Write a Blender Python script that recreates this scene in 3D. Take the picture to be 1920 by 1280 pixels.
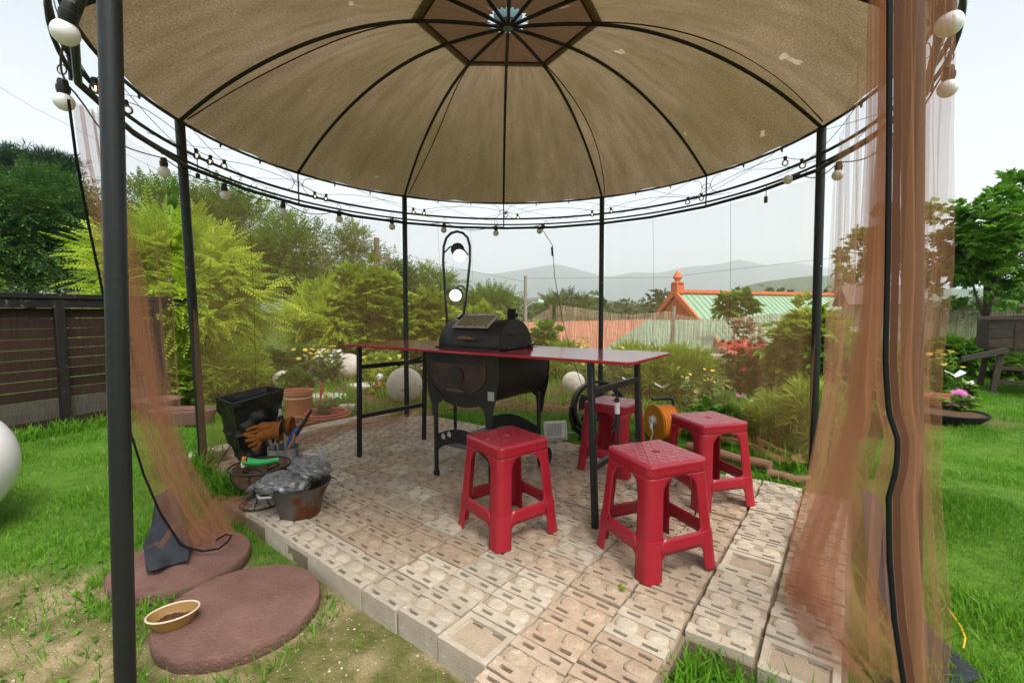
import bpy, bmesh, math, random
import numpy as np
from mathutils import Vector, Matrix
R = math.radians
for o in list(bpy.data.objects): bpy.data.objects.remove(o)
SC = bpy.context.scene
COL = SC.collection
# ------------------------------------------------------------------ camera
FPX = 832.64; PITCH = -.0640; YAW = .0047; ROLL = -.0039
CAM = np.array([.003, -2.706, 1.005])
_cp, _sp = math.cos(PITCH), math.sin(PITCH)
FW = np.array([math.sin(YAW)*_cp, math.cos(YAW)*_cp, _sp])
_r = np.array([math.cos(YAW), -math.sin(YAW), 0]); _u = np.cross(_r, FW)
RT = math.cos(ROLL)*_r + math.sin(ROLL)*_u
UP = -math.sin(ROLL)*_r + math.cos(ROLL)*_u
cd = bpy.data.cameras.new('camera'); cam = bpy.data.objects.new('camera', cd); COL.objects.link(cam)
cd.sensor_width = 36; cd.lens = FPX/1920*36; cd.clip_start = .02; cd.clip_end = 30000
cam.matrix_world = Matrix(((RT[0], UP[0], -FW[0], CAM[0]), (RT[1], UP[1], -FW[1], CAM[1]), (RT[2], UP[2], -FW[2], CAM[2]), (0, 0, 0, 1)))
SC.camera = cam
# ------------------------------------------------------------------ overcast sky, soft sun
W = bpy.data.worlds.new('World'); SC.world = W; W.use_nodes = True
wn = W.node_tree.nodes; wl = W.node_tree.links
bg = wn['Background']; sky = wn.new('ShaderNodeTexSky'); sky.sky_type = 'NISHITA'; sky.sun_disc = False
SUN_EL, SUN_AZ = 58, 150
sky.sun_elevation = R(SUN_EL); sky.sun_rotation = R(SUN_AZ); sky.air_density = 1.0; sky.dust_density = 2; sky.ozone_density = 1
hs = wn.new('ShaderNodeHueSaturation'); hs.inputs['Saturation'].default_value = .30
wl.new(sky.outputs[0], hs.inputs['Color']); wl.new(hs.outputs[0], bg.inputs[0]); bg.inputs[1].default_value = .083
sd = bpy.data.lights.new('sun', 'SUN'); sun = bpy.data.objects.new('sun', sd); COL.objects.link(sun)
sd.energy = 1.5; sd.angle = R(28); sd.color = (1, .965, .91)
sun.rotation_euler = Vector((-math.sin(R(SUN_AZ))*math.cos(R(SUN_EL)), -math.cos(R(SUN_AZ))*math.cos(R(SUN_EL)), -math.sin(R(SUN_EL)))).to_track_quat('-Z', 'Y').to_euler()
vs = SC.view_settings; vs.view_transform = 'Standard'; vs.look = 'None'; vs.gamma = 1; vs.use_curve_mapping = False; vs.exposure = 1.68
SC.render.engine = 'CYCLES'
try:
    SC.cycles.transparent_max_bounces = 24; SC.cycles.max_bounces = 6; SC.cycles.diffuse_bounces = 3; SC.cycles.glossy_bounces = 3; SC.cycles.transmission_bounces = 4; SC.cycles.volume_bounces = 2
except Exception: pass
# ------------------------------------------------------------------ helpers
def ray(x, y): return FW + RT*(x-960)/FPX - UP*(y-640)/FPX
def gz(x, y, z=0.):                      # photo pixel -> point on the level z
    d = ray(x, y); return CAM + d*((z-CAM[2])/d[2])
def gy(x, y, Y):                         # photo pixel -> point on the plane at depth Y
    d = ray(x, y); return CAM + d*((Y-CAM[1])/d[1])
def lerp(a, b, t): return a + (b-a)*t
class MB:
    def __init__(s): s.v = []; s.f = []
    def add(s, vs, fs):
        n = len(s.v); s.v += [tuple(map(float, q)) for q in vs]; s.f += [tuple(n+i for i in g) for g in fs]; return s
    def box(s, c, size, rz=0, ch=.0, M=None):
        a, b, d = [q/2 for q in size]; ch = min(ch, a*.9, b*.9, d*.9)
        if ch <= 0:
            vs = [(x, y, z) for x in (-a, a) for y in (-b, b) for z in (-d, d)]
            fs = [(0, 1, 3, 2), (4, 6, 7, 5), (0, 4, 5, 1), (2, 3, 7, 6), (0, 2, 6, 4), (1, 5, 7, 3)]
        else:
            vs = []; fs = []; idx = {}
            for sx in (-1, 1):
                for sy in (-1, 1):
                    for sz in (-1, 1):
                        for ax in range(3):
                            p = [sx*(a-(0 if ax == 0 else ch)), sy*(b-(0 if ax == 1 else ch)), sz*(d-(0 if ax == 2 else ch))]
                            idx[(sx, sy, sz, ax)] = len(vs); vs.append(p)
            for sg in (-1, 1):
                q = [idx[(sg, y, z, 0)] for y, z in ((-1, -1), (1, -1), (1, 1), (-1, 1))]; fs.append(q if sg > 0 else q[::-1])
                q = [idx[(x, sg, z, 1)] for x, z in ((-1, -1), (-1, 1), (1, 1), (1, -1))]; fs.append(q if sg > 0 else q[::-1])
                q = [idx[(x, y, sg, 2)] for x, y in ((-1, -1), (1, -1), (1, 1), (-1, 1))]; fs.append(q if sg > 0 else q[::-1])
            for s1 in (-1, 1):
                for s2 in (-1, 1):
                    fs.append([idx[(s1, s2, -1, 0)], idx[(s1, s2, 1, 0)], idx[(s1, s2, 1, 1)], idx[(s1, s2, -1, 1)]][::(1 if s1*s2 < 0 else -1)])
                    fs.append([idx[(s1, -1, s2, 0)], idx[(s1, 1, s2, 0)], idx[(s1, 1, s2, 2)], idx[(s1, -1, s2, 2)]][::(1 if s1*s2 > 0 else -1)])
                    fs.append([idx[(-1, s1, s2, 1)], idx[(1, s1, s2, 1)], idx[(1, s1, s2, 2)], idx[(-1, s1, s2, 2)]][::(1 if s1*s2 < 0 else -1)])
            for sx in (-1, 1):
                for sy in (-1, 1):
                    for sz in (-1, 1):
                        fs.append([idx[(sx, sy, sz, k)] for k in range(3)][::(1 if sx*sy*sz > 0 else -1)])
        if M is None: M = Matrix.Rotation(rz, 3, 'Z')
        c = Vector(c); return s.add([M @ Vector(p)+c for p in vs], fs)
    def bar(s, p, q, w, h=None, ch=0, up=(0, 0, 1)):      # box from p to q
        p = Vector(p); q = Vector(q); d = (q-p); L = d.length; d.normalize(); h = h or w
        u = Vector(up)
        if abs(d.dot(u)) > .97: u = Vector((0, 1, 0))
        x = d.cross(u).normalized(); z = x.cross(d)
        M = Matrix((x, d, z)).transposed(); return s.box((p+q)/2, (w, L, h), ch=ch, M=M)
    def tube(s, pts, r, n=8, closed=False, caps=True):
        P = [Vector(p) for p in pts]; m = len(P); rr = r if hasattr(r, '__len__') else [r]*m
        T = []
        for i in range(m):
            a = P[i-1] if (i or closed) else P[0]; b = P[(i+1) % m] if (i < m-1 or closed) else P[-1]
            t = b-a; T.append(t.normalized() if t.length > 1e-9 else Vector((0, 0, 1)))
        nrm = T[0].orthogonal().normalized(); vs = []
        for i in range(m):
            nrm = (nrm-T[i]*nrm.dot(T[i])); nrm = nrm.normalized() if nrm.length > 1e-6 else T[i].orthogonal().normalized()
            bn = T[i].cross(nrm)
            for k in range(n):
                a = 2*math.pi*k/n; vs.append(P[i]+(nrm*math.cos(a)+bn*math.sin(a))*rr[i])
        fs = []
        for i in range(m if closed else m-1):
            j = (i+1) % m
            for k in range(n): fs.append((i*n+k, i*n+(k+1) % n, j*n+(k+1) % n, j*n+k))
        if caps and not closed: fs += [tuple(range(n))[::-1], tuple((m-1)*n+k for k in range(n))]
        return s.add(vs, fs)
    def lathe(s, prof, n=24, c=(0, 0, 0), sx=1, sy=1, a0=0, a1=None, M=None):
        full = a1 is None; a1 = a0+2*math.pi if full else a1
        m = n if full else n+1; vs = []
        for (r, z) in prof:
            for k in range(m):
                a = a0+(a1-a0)*k/n; vs.append(Vector((r*math.cos(a)*sx, r*math.sin(a)*sy, z)))
        fs = []
        for i in range(len(prof)-1):
            for k in range(n):
                k2 = (k+1) % m; fs.append((i*m+k, i*m+k2, (i+1)*m+k2, (i+1)*m+k))
        if M is not None: vs = [M @ v for v in vs]
        c = Vector(c); return s.add([v+c for v in vs], fs)
    def disc(s, c, r, n=20, M=None, flip=False):
        vs = [Vector((r*math.cos(2*math.pi*k/n), r*math.sin(2*math.pi*k/n), 0)) for k in range(n)]
        if M is not None: vs = [M @ v for v in vs]
        c = Vector(c); return s.add([v+c for v in vs], [tuple(range(n))[::(-1 if flip else 1)]])
    def cyl(s, p, q, r, n=16, r2=None):
        return s.tube([p, q], [r, r if r2 is None else r2], n)
    def ball(s, c, r, n=20, m=12, sz=1):
        prof = [(max(r*math.sin(math.pi*i/m), 1e-5), -r*sz*math.cos(math.pi*i/m)) for i in range(m+1)]
        return s.lathe(prof, n, c)
    def prism(s, poly, h, M=None, c=(0, 0, 0)):            # 2D outline (ccw) extruded from z=0 to z=h
        n = len(poly); vs = [Vector((x, y, 0)) for x, y in poly]+[Vector((x, y, h)) for x, y in poly]
        fs = [tuple(range(n))[::-1], tuple(range(n, 2*n))]+[(i, (i+1) % n, n+(i+1) % n, n+i) for i in range(n)]
        if M is not None: vs = [M @ v for v in vs]
        c = Vector(c); return s.add([v+c for v in vs], fs)
    def grid(s, F, nu, nv, closed_u=False):                # F(u,v) in 0..1
        m = nu if closed_u else nu+1
        vs = [F(i/nu, j/nv) for j in range(nv+1) for i in range(m)]
        fs = [(j*m+i, j*m+(i+1) % m, (j+1)*m+(i+1) % m, (j+1)*m+i) for j in range(nv) for i in range(nu)]
        return s.add(vs, fs)
def obj(name, mb, mat, parent=None, sm=40, world=False):
    me = bpy.data.meshes.new(name); v = mb.v
    if world and parent is not None:
        q = parent; off = Vector((0, 0, 0))
        while q is not None: off += q.location; q = q.parent
        v = [tuple(Vector(p)-off) for p in v]
    me.from_pydata(v, [], mb.f); me.validate(); me.materials.append(mat)
    if sm:
        me.polygons.foreach_set('use_smooth', [True]*len(me.polygons)); me.set_sharp_from_angle(angle=R(sm))
    me.update()
    o = bpy.data.objects.new(name, me); COL.objects.link(o); o.parent = parent; return o
def solid(o, t, off=0):
    md = o.modifiers.new('thick', 'SOLIDIFY'); md.thickness = t; md.offset = off; return o
def tag(o, label, cat=None, group=None, kind=None):
    if label: o['label'] = label
    if cat: o['category'] = cat
    if group: o['group'] = group
    if kind: o['kind'] = kind
    return o
def thing(name, label, cat, loc=(0, 0, 0), rz=0, group=None):
    o = bpy.data.objects.new(name, None); COL.objects.link(o); o.empty_display_size = .05
    o.location = loc; o.rotation_euler = (0, 0, rz); return tag(o, label, cat, group)
def copy_tree(o, parent=None):
    c = o.copy(); COL.objects.link(c); c.parent = parent
    for ch in list(o.children): copy_tree(ch, c)
    return c
def qmesh(name, Q, rnd, mat, parent=None, off=None):       # fast mesh of loose quads (N,4,3)
    Q = np.asarray(Q, dtype=np.float32)
    if off is not None: Q = Q-np.asarray(off, dtype=np.float32)
    n = len(Q); me = bpy.data.meshes.new(name)
    me.vertices.add(n*4); me.vertices.foreach_set('co', Q.reshape(-1))
    me.loops.add(n*4); me.loops.foreach_set('vertex_index', np.arange(n*4, dtype=np.int32))
    me.polygons.add(n); me.polygons.foreach_set('loop_start', np.arange(n, dtype=np.int32)*4)
    try: me.polygons.foreach_set('loop_total', np.full(n, 4, dtype=np.int32))
    except Exception: pass
    a = me.attributes.new('rnd', 'FLOAT', 'POINT'); a.data.foreach_set('value', np.repeat(np.asarray(rnd, dtype=np.float32), 4))
    me.update(calc_edges=True); me.materials.append(mat)
    o = bpy.data.objects.new(name, me); COL.objects.link(o); o.parent = parent; return o
def unit(v): return v/np.maximum(np.linalg.norm(v, axis=-1, keepdims=True), 1e-9)
def frames(d, rng, roll=None):                             # (N,3,3): y axis along d, z roughly up (leaf upper side)
    d = unit(d); up = np.array([0, 0, 1.])+rng.normal(0, .35, d.shape); x = unit(np.cross(d, up)); z = np.cross(x, d)
    return np.stack([x, d, z], axis=-1)
def scatter(T, pos, d, sc, rng):                           # leaf template (K,4,3) at N places
    F = frames(d, rng); Q = np.einsum('nij,kvj->nkvi', F, T)*np.asarray(sc)[:, None, None, None]+pos[:, None, None, :]
    return Q.reshape(-1, 4, 3)
def leaf(l=1., w=.4, fold=.12, base=(0, 0, 0), d=(0, 1, 0), droop=.15):
    d = np.array(d, float); d /= np.linalg.norm(d); x = np.cross(d, [0, 0, 1.]); x /= np.linalg.norm(x); z = np.cross(x, d); b = np.array(base, float)
    return np.array([b, b+d*l*.45+x*w/2+z*fold*l, b+d*l-z*droop*l, b+d*l*.45-x*w/2+z*fold*l])
def T_single(w=.45): return np.array([leaf(1, w)])
def T_cluster(n=5, w=.45, seed=1):
    g = np.random.default_rng(seed); out = []
    for i in range(n):
        a = g.uniform(-1.3, 1.3); out.append(leaf(g.uniform(.5, .8), w*.7, .1, (0, .1+.35*i/n, 0), (math.sin(a), math.cos(a)*.9+.2, g.uniform(-.3, .4))))
    return np.array(out)
def T_pinnate(n=7, w=.13):
    out = []
    for i in range(n):
        t = (i+.6)/n; y = t; L = .36*(1-.55*t)*min(1, .5+t*1.5); zz = -.22*t*t
        for s in (-1, 1): out.append(leaf(L, w*(1-.4*t), .05, (0, y, zz), (s, .55, -.15), .1))
    out.append(leaf(.2, w*.7, .05, (0, 1, -.22), (0, 1, -.3)))
    return np.array(out)
def T_blade(): return np.array([[(-.035, 0, 0), (.035, 0, 0), (.026, .55, .06), (-.026, .55, .06)], [(-.026, .55, .06), (.026, .55, .06), (.004, 1, -.06), (-.004, 1, -.06)]], float)
def T_needle(n=9):
    g = np.random.default_rng(4); out = []
    for i in range(n):
        a = g.uniform(-1.6, 1.6); out.append(leaf(.75, .05, 0, (0, .25*g.random(), 0), (math.sin(a), math.cos(a), g.uniform(-.2, .6))))
    return np.array(out)
# ------------------------------------------------------------------ materials
MT = {}
def _new(name):
    m = bpy.data.materials.new(name); m.use_nodes = True; nt = m.node_tree; return m, nt.nodes, nt.links, nt.nodes['Principled BSDF']
def mat(name, c, rough=.6, metal=0, c2=None, ns=8, contrast=.5, bump=0, bs=60, spec=None, coat=0, c3=None, ns3=30, cut3=.6, stretch=None, attr=None, trans=0, rv=0):
    m, N, L, P = _new(name); P.inputs['Roughness'].default_value = rough; P.inputs['Metallic'].default_value = metal
    if spec is None and rough >= .65: spec = .18
    if spec is not None: P.inputs['Specular IOR Level'].default_value = spec
    if coat: P.inputs['Coat Weight'].default_value = coat; P.inputs['Coat Roughness'].default_value = .15
    tc = N.new('ShaderNodeTexCoord'); src = tc.outputs['Object']
    if attr:
        at = N.new('ShaderNodeAttribute'); at.attribute_name = attr; src = at.outputs['Vector']
    if stretch:
        mp = N.new('ShaderNodeMapping'); mp.inputs['Scale'].default_value = stretch; L.new(src, mp.inputs['Vector']); src = mp.outputs[0]
    c = tuple(c)+(1,); col = None
    if c2 is not None:
        nz = N.new('ShaderNodeTexNoise'); nz.inputs['Scale'].default_value = ns; nz.inputs['Detail'].default_value = 6; nz.inputs['Roughness'].default_value = .62
        L.new(src, nz.inputs['Vector'])
        cr = N.new('ShaderNodeValToRGB'); cr.color_ramp.elements[0].position = .5-contrast/2; cr.color_ramp.elements[1].position = .5+contrast/2
        cr.color_ramp.elements[0].color = c; cr.color_ramp.elements[1].color = tuple(c2)+(1,); L.new(nz.outputs[0], cr.inputs[0]); col = cr.outputs[0]
    if c3 is not None:
        n3 = N.new('ShaderNodeTexNoise'); n3.inputs['Scale'].default_value = ns3; n3.inputs['Detail'].default_value = 5; n3.inputs['Roughness'].default_value = .65; L.new(src, n3.inputs['Vector'])
        r3 = N.new('ShaderNodeValToRGB'); r3.color_ramp.elements[0].position = cut3; r3.color_ramp.elements[1].position = min(cut3+.08, 1); L.new(n3.outputs[0], r3.inputs[0])
        mx = N.new('ShaderNodeMix'); mx.data_type = 'RGBA'; L.new(r3.outputs[0], mx.inputs[0]); mx.inputs[7].default_value = tuple(c3)+(1,)
        if col is not None: L.new(col, mx.inputs[6])
        else: mx.inputs[6].default_value = c
        col = mx.outputs[2]
    if rv:
        oi = N.new('ShaderNodeObjectInfo'); h = N.new('ShaderNodeHueSaturation'); mr = N.new('ShaderNodeMapRange'); mr.inputs[3].default_value = 1-rv; mr.inputs[4].default_value = 1+rv
        L.new(oi.outputs['Random'], mr.inputs[0]); L.new(mr.outputs[0], h.inputs['Value'])
        if col is not None: L.new(col, h.inputs['Color'])
        else: h.inputs['Color'].default_value = c
        col = h.outputs[0]
    if col is not None: L.new(col, P.inputs['Base Color'])
    else: P.inputs['Base Color'].default_value = c
    if bump:
        b = N.new('ShaderNodeBump'); b.inputs['Strength'].default_value = bump; b.inputs['Distance'].default_value = .01
        nb = N.new('ShaderNodeTexNoise'); nb.inputs['Scale'].default_value = bs; nb.inputs['Detail'].default_value = 5; L.new(src, nb.inputs['Vector']); L.new(nb.outputs[0], b.inputs['Height']); L.new(b.outputs[0], P.inputs['Normal'])
    if trans:
        tr = N.new('ShaderNodeBsdfTranslucent'); ms = N.new('ShaderNodeMixShader'); ms.inputs[0].default_value = trans
        if col is not None: L.new(col, tr.inputs[0])
        else: tr.inputs[0].default_value = c
        L.new(P.outputs[0], ms.inputs[1]); L.new(tr.outputs[0], ms.inputs[2]); L.new(ms.outputs[0], N['Material Output'].inputs[0])
    MT[name] = m; return m
def leafmat(name, a, b, rough=.45, trans=.35, spec=.35):
    m, N, L, P = _new(name); P.inputs['Roughness'].default_value = rough; P.inputs['Specular IOR Level'].default_value = spec
    at = N.new('ShaderNodeAttribute'); at.attribute_name = 'rnd'; cr = N.new('ShaderNodeValToRGB')
    cr.color_ramp.elements[0].color = tuple(a)+(1,); cr.color_ramp.elements[1].color = tuple(b)+(1,); L.new(at.outputs['Fac'], cr.inputs[0]); L.new(cr.outputs[0], P.inputs['Base Color'])
    tr = N.new('ShaderNodeBsdfTranslucent'); ms = N.new('ShaderNodeMixShader'); ms.inputs[0].default_value = trans; L.new(cr.outputs[0], tr.inputs[0])
    L.new(P.outputs[0], ms.inputs[1]); L.new(tr.outputs[0], ms.inputs[2]); L.new(ms.outputs[0], N['Material Output'].inputs[0]); MT[name] = m; return m
def netmat(name, c, op, streak=0):
    m, N, L, P = _new(name); P.inputs['Base Color'].default_value = tuple(c)+(1,); P.inputs['Roughness'].default_value = .7; P.inputs['Specular IOR Level'].default_value = .15
    tr = N.new('ShaderNodeBsdfTranslucent'); tr.inputs[0].default_value = tuple(c)+(1,); ms = N.new('ShaderNodeMixShader'); ms.inputs[0].default_value = .5
    L.new(P.outputs[0], ms.inputs[1]); L.new(tr.outputs[0], ms.inputs[2])
    tp = N.new('ShaderNodeBsdfTransparent'); m2 = N.new('ShaderNodeMixShader'); L.new(tp.outputs[0], m2.inputs[1]); L.new(ms.outputs[0], m2.inputs[2])
    m2.inputs[0].default_value = op; L.new(m2.outputs[0], N['Material Output'].inputs[0]); MT[name] = m; return m
mat('black_steel', (.007, .008, .009), .45, .1, c2=(.012, .013, .015), ns=30, bump=.05, bs=200)
mat('black_plain', (.012, .012, .013), .5)
mat('black_rubber', (.014, .014, .015), .75, c2=(.03, .03, .03), ns=40)
mat('wire_black', (.012, .011, .011), .55)
mat('wire_brown', (.03, .014, .009), .5)
mat('opal', (.80, .77, .78), .25, c2=(.84, .81, .81), ns=6)
mat('cable_gray', (.35, .35, .34), .5)
mat('white_plastic', (.72, .72, .70), .4, c2=(.60, .60, .57), ns=25)
mat('red_plastic', (.30, .006, .018), .32, c2=(.38, .014, .03), ns=7, c3=(.38, .045, .06), ns3=34, cut3=.66, bump=.04, bs=300)
mat('red_seat', (.31, .016, .032), .27, c2=(.40, .05, .07), ns=9, c3=(.50, .16, .17), ns3=22, cut3=.63, bump=.04, bs=300)
mat('table_red', (.34, .010, .030), .13, c2=(.40, .020, .042), ns=3, c3=(.20, .03, .05), ns3=70, cut3=.64)
mat('grill_black', (.012, .012, .013), .5, .35, c2=(.03, .027, .025), ns=9, bump=.06, bs=120)
mat('grill_soot', (.009, .0085, .008), .55, .2, c2=(.024, .016, .012), ns=7, contrast=.4, bump=.1, bs=90)
mat('grill_rust', (.016, .014, .013), .62, .2, c2=(.075, .03, .016), ns=10, contrast=.3, bump=.12, bs=90)
mat('old_wood_handle', (.12, .05, .025), .5, c2=(.22, .11, .06), ns=12, stretch=(1, 6, 6))
mat('mesh_steel', (.60, .59, .58), .16, .9, c2=(.38, .36, .35), ns=40)
mat('steel', (.58, .58, .57), .3, .75, c2=(.42, .41, .40), ns=9)
mat('rust_pot', (.085, .078, .07), .6, .35, c2=(.14, .13, .115), ns=6, c3=(.12, .035, .012), ns3=7, cut3=.50, bump=.2, bs=40)
mat('leather', (.30, .10, .018), .75, c2=(.17, .05, .010), ns=9, bump=.15, bs=90)
mat('bag_black', (.005, .005, .005), .36, bump=.3, bs=16, spec=.4)
mat('bag_gray', (.075, .075, .08), .22, c2=(.15, .15, .155), ns=9, bump=.5, bs=30, spec=.7)
mat('blue_plastic', (.02, .09, .30), .35); mat('green_plastic', (.03, .42, .10), .4); mat('orange_plastic', (.75, .27, .02), .4); mat('pink_plastic', (.62, .08, .09), .35)
mat('orange_cable', (.72, .22, .012), .4); mat('reel_orange', (.68, .24, .015), .42); mat('yellow_rope', (.75, .42, .02), .5)
mat('slab_red', (.135, .07, .056), .9, c2=(.215, .12, .095), ns=6, contrast=.4, c3=(.36, .25, .18), ns3=120, cut3=.62, bump=.7, bs=90)
mat('bowl', (.30, .17, .045), .4, c2=(.26, .13, .03), ns=6); mat('bowl_rim', (.62, .52, .36), .35); mat('kibble', (.085, .035, .02), .9, c2=(.14, .06, .035), ns=60, bump=.6, bs=80)
mat('concrete_ball', (.44, .39, .32), .9, c2=(.66, .62, .55), ns=4, contrast=.3, c3=(.30, .27, .18), ns3=9, cut3=.58, bump=.6, bs=40)
mat('terracotta', (.42, .145, .07), .75, c2=(.50, .20, .11), ns=7, c3=(.55, .36, .28), ns3=12, cut3=.66, bump=.1)
mat('soil', (.06, .035, .022), .95, c2=(.12, .065, .04), ns=30, bump=.6, bs=60)
mat('plank_brown', (.019, .0095, .0065), .8, c2=(.038, .020, .0135), ns=5, stretch=(14, 14, 1.5), bump=.2, bs=60, rv=.22)
mat('plank_gray', (.05, .042, .034), .85, c2=(.10, .086, .072), ns=6, stretch=(14, 14, 2), bump=.3, bs=50, rv=.15)
mat('plank_dark', (.009, .008, .008), .75, c2=(.018, .016, .014), ns=10, c3=(.17, .15, .13), ns3=18, cut3=.62, bump=.15)
mat('wagon_wood', (.035, .027, .020), .85, c2=(.095, .075, .056), ns=7, stretch=(1.5, 14, 14), bump=.4, bs=50, rv=.15)
mat('log_wood', (.20, .10, .06), .85, c2=(.30, .17, .11), ns=8, stretch=(2, 10, 10), bump=.3, bs=50)
mat('pole_concrete', (.24, .22, .20), .9, c2=(.32, .29, .26), ns=10, bump=.2); mat('pole_wood', (.16, .11, .075), .9, c2=(.24, .17, .12), ns=8, stretch=(10, 10, 1), bump=.3)
mat('house_orange', (.62, .13, .045), .6, c2=(.68, .17, .06), ns=5); mat('roof_green', (.24, .40, .26), .55, c2=(.29, .45, .30), ns=3); mat('roof_orange', (.66, .20, .10), .6, c2=(.72, .25, .14), ns=3); mat('fascia_orange', (.75, .16, .05), .5)
mat('pale_green_wood', (.26, .31, .20), .75, c2=(.33, .37, .25), ns=9); mat('shingle_brown', (.15, .10, .08), .8, c2=(.21, .15, .12), ns=18)
mat('white_paint', (.66, .68, .67), .6, c2=(.52, .54, .54), ns=20); mat('white_china', (.82, .83, .85), .2)
mat('hem_gray', (.026, .029, .034), .8, c2=(.042, .046, .052), ns=8, bump=.35, bs=25, spec=.12); mat('zip_black', (.004, .0045, .005), .8); mat('trim_brown', (.11, .045, .026), .8, trans=.3)
mat('sand_fill', (.37, .285, .20), .95, c2=(.46, .37, .265), ns=30, c3=(.30, .23, .15), ns3=40, cut3=.64, bump=.6, bs=160)
mat('sand_joint', (.25, .19, .125), .95, c2=(.17, .13, .085), ns=20, bump=.5, bs=90)
mat('bark', (.075, .058, .045), .9, c2=(.14, .11, .085), ns=12, stretch=(4, 4, 1), bump=.5, bs=30); mat('bark_pine', (.14, .07, .045), .9, c2=(.09, .06, .045), ns=9, bump=.5, bs=20); mat('stem_green', (.10, .17, .05), .7); mat('twig_brown', (.16, .09, .06), .8)
mat('stone_pale', (.50, .45, .37), .9, c2=(.60, .55, .47), ns=12, bump=.3)
mat('tag_green', (.45, .75, .50), .5); mat('net_wire', (.075, .07, .065), .7)
leafmat('leaf_lime', (.26, .40, .025), (.56, .66, .065), trans=.45)
leafmat('leaf_mid', (.06, .15, .018), (.19, .33, .04)); leafmat('leaf_dark', (.03, .09, .02), (.11, .21, .035), trans=.3); leafmat('leaf_pine', (.02, .055, .026), (.05, .11, .045), trans=.15)  # dark leaves: base colour lightened a little to suggest haze
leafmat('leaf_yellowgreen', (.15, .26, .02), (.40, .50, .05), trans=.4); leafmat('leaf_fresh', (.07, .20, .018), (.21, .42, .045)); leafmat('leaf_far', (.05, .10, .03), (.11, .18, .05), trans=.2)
leafmat('leaf_gray', (.10, .17, .05), (.27, .34, .11)); leafmat('leaf_blue', (.04, .08, .06), (.10, .17, .13)); leafmat('leaf_tan', (.24, .15, .08), (.40, .28, .15), trans=.2)
leafmat('grass', (.07, .20, .012), (.19, .42, .03), rough=.6, trans=.45, spec=.15); leafmat('grass_dry', (.13, .19, .04), (.34, .36, .13), trans=.35)
leafmat('petal_white', (.72, .72, .66), (.85, .84, .78), trans=.3); leafmat('petal_yellow', (.70, .50, .05), (.80, .66, .16), trans=.3); leafmat('petal_red', (.66, .06, .06), (.80, .18, .15), trans=.3); leafmat('petal_pink', (.50, .06, .32), (.66, .22, .50), trans=.3); leafmat('petal_orange', (.78, .30, .02), (.8, .45, .04), trans=.3)
leafmat('mulch', (.12, .045, .025), (.30, .14, .085), trans=0)
mat('cone_brown', (.20, .055, .02), .8)
netmat('net', (.54, .27, .15), .18); netmat('net_dense', (.52, .25, .14), .27); netmat('net_back', (.80, .45, .22), .215)
# bricks: one colour family each, with a random shade and worn pale dust per brick
for nm, a, b, c in (('brick_pink', (.36, .27, .19), (.48, .38, .28), (.56, .475, .365)), ('brick_orange', (.37, .26, .175), (.465, .355, .255), (.55, .455, .345)), ('brick_pale', (.45, .38, .285), (.56, .485, .38), (.62, .56, .46)), ('brick_grayish', (.41, .345, .265), (.51, .445, .35), (.58, .525, .43))):
    mat(nm, a, .88, c2=b, ns=14, contrast=.4, c3=c, ns3=26, cut3=.60, bump=.5, bs=160, rv=.12)
# lamp globes that are lit
m, N, L, P = _new('lamp_lit'); P.inputs['Base Color'].default_value = (.8, .8, .8, 1); P.inputs['Emission Color'].default_value = (1, .98, .95, 1); P.inputs['Emission Strength'].default_value = 1.1; MT['lamp_lit'] = m
m, N, L, P = _new('filament'); P.inputs['Emission Color'].default_value = (1, .55, .2, 1); P.inputs['Emission Strength'].default_value = 2.5; MT['filament'] = m
# clear bulb glass: thin shell, mostly see-through with a gloss
m, N, L, P = _new('bulb_glass'); P.inputs['Base Color'].default_value = (.9, .88, .85, 1); P.inputs['Roughness'].default_value = .05
tp = N.new('ShaderNodeBsdfTransparent'); tp.inputs[0].default_value = (.9, .88, .86, 1); ms = N.new('ShaderNodeMixShader'); lw = N.new('ShaderNodeLayerWeight'); lw.inputs[0].default_value = .35
gl = N.new('ShaderNodeBsdfGlossy'); gl.inputs['Roughness'].default_value = .06
L.new(lw.outputs['Fresnel'], ms.inputs[0]); L.new(tp.outputs[0], ms.inputs[1]); L.new(gl.outputs[0], ms.inputs[2]); L.new(ms.outputs[0], N['Material Output'].inputs[0]); MT['bulb_glass'] = m
# reed screen: fine vertical reeds with gaps between them
m, N, L, P = _new('reed'); tc = N.new('ShaderNodeTexCoord'); mp = N.new('ShaderNodeMapping'); mp.inputs['Scale'].default_value = (70, 70, 1.2); L.new(tc.outputs['Object'], mp.inputs[0])
nz = N.new('ShaderNodeTexNoise'); nz.inputs['Scale'].default_value = 1; nz.inputs['Detail'].default_value = 3; L.new(mp.outputs[0], nz.inputs[0])
cr = N.new('ShaderNodeValToRGB'); cr.color_ramp.elements[0].position = .3; cr.color_ramp.elements[1].position = .7; cr.color_ramp.elements[0].color = (.20, .145, .085, 1); cr.color_ramp.elements[1].color = (.52, .42, .28, 1); L.new(nz.outputs[0], cr.inputs[0]); L.new(cr.outputs[0], P.inputs['Base Color']); P.inputs['Roughness'].default_value = .8
n2 = N.new('ShaderNodeTexNoise'); n2.inputs['Scale'].default_value = 1.6; n2.inputs['Detail'].default_value = 2; L.new(mp.outputs[0], n2.inputs[0]); r2 = N.new('ShaderNodeValToRGB'); r2.color_ramp.elements[0].position = .46; r2.color_ramp.elements[1].position = .54; L.new(n2.outputs[0], r2.inputs[0])
mm = N.new('ShaderNodeMath'); mm.operation = 'MULTIPLY_ADD'; mm.inputs[1].default_value = .44; mm.inputs[2].default_value = .12; L.new(r2.outputs[0], mm.inputs[0])
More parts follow.
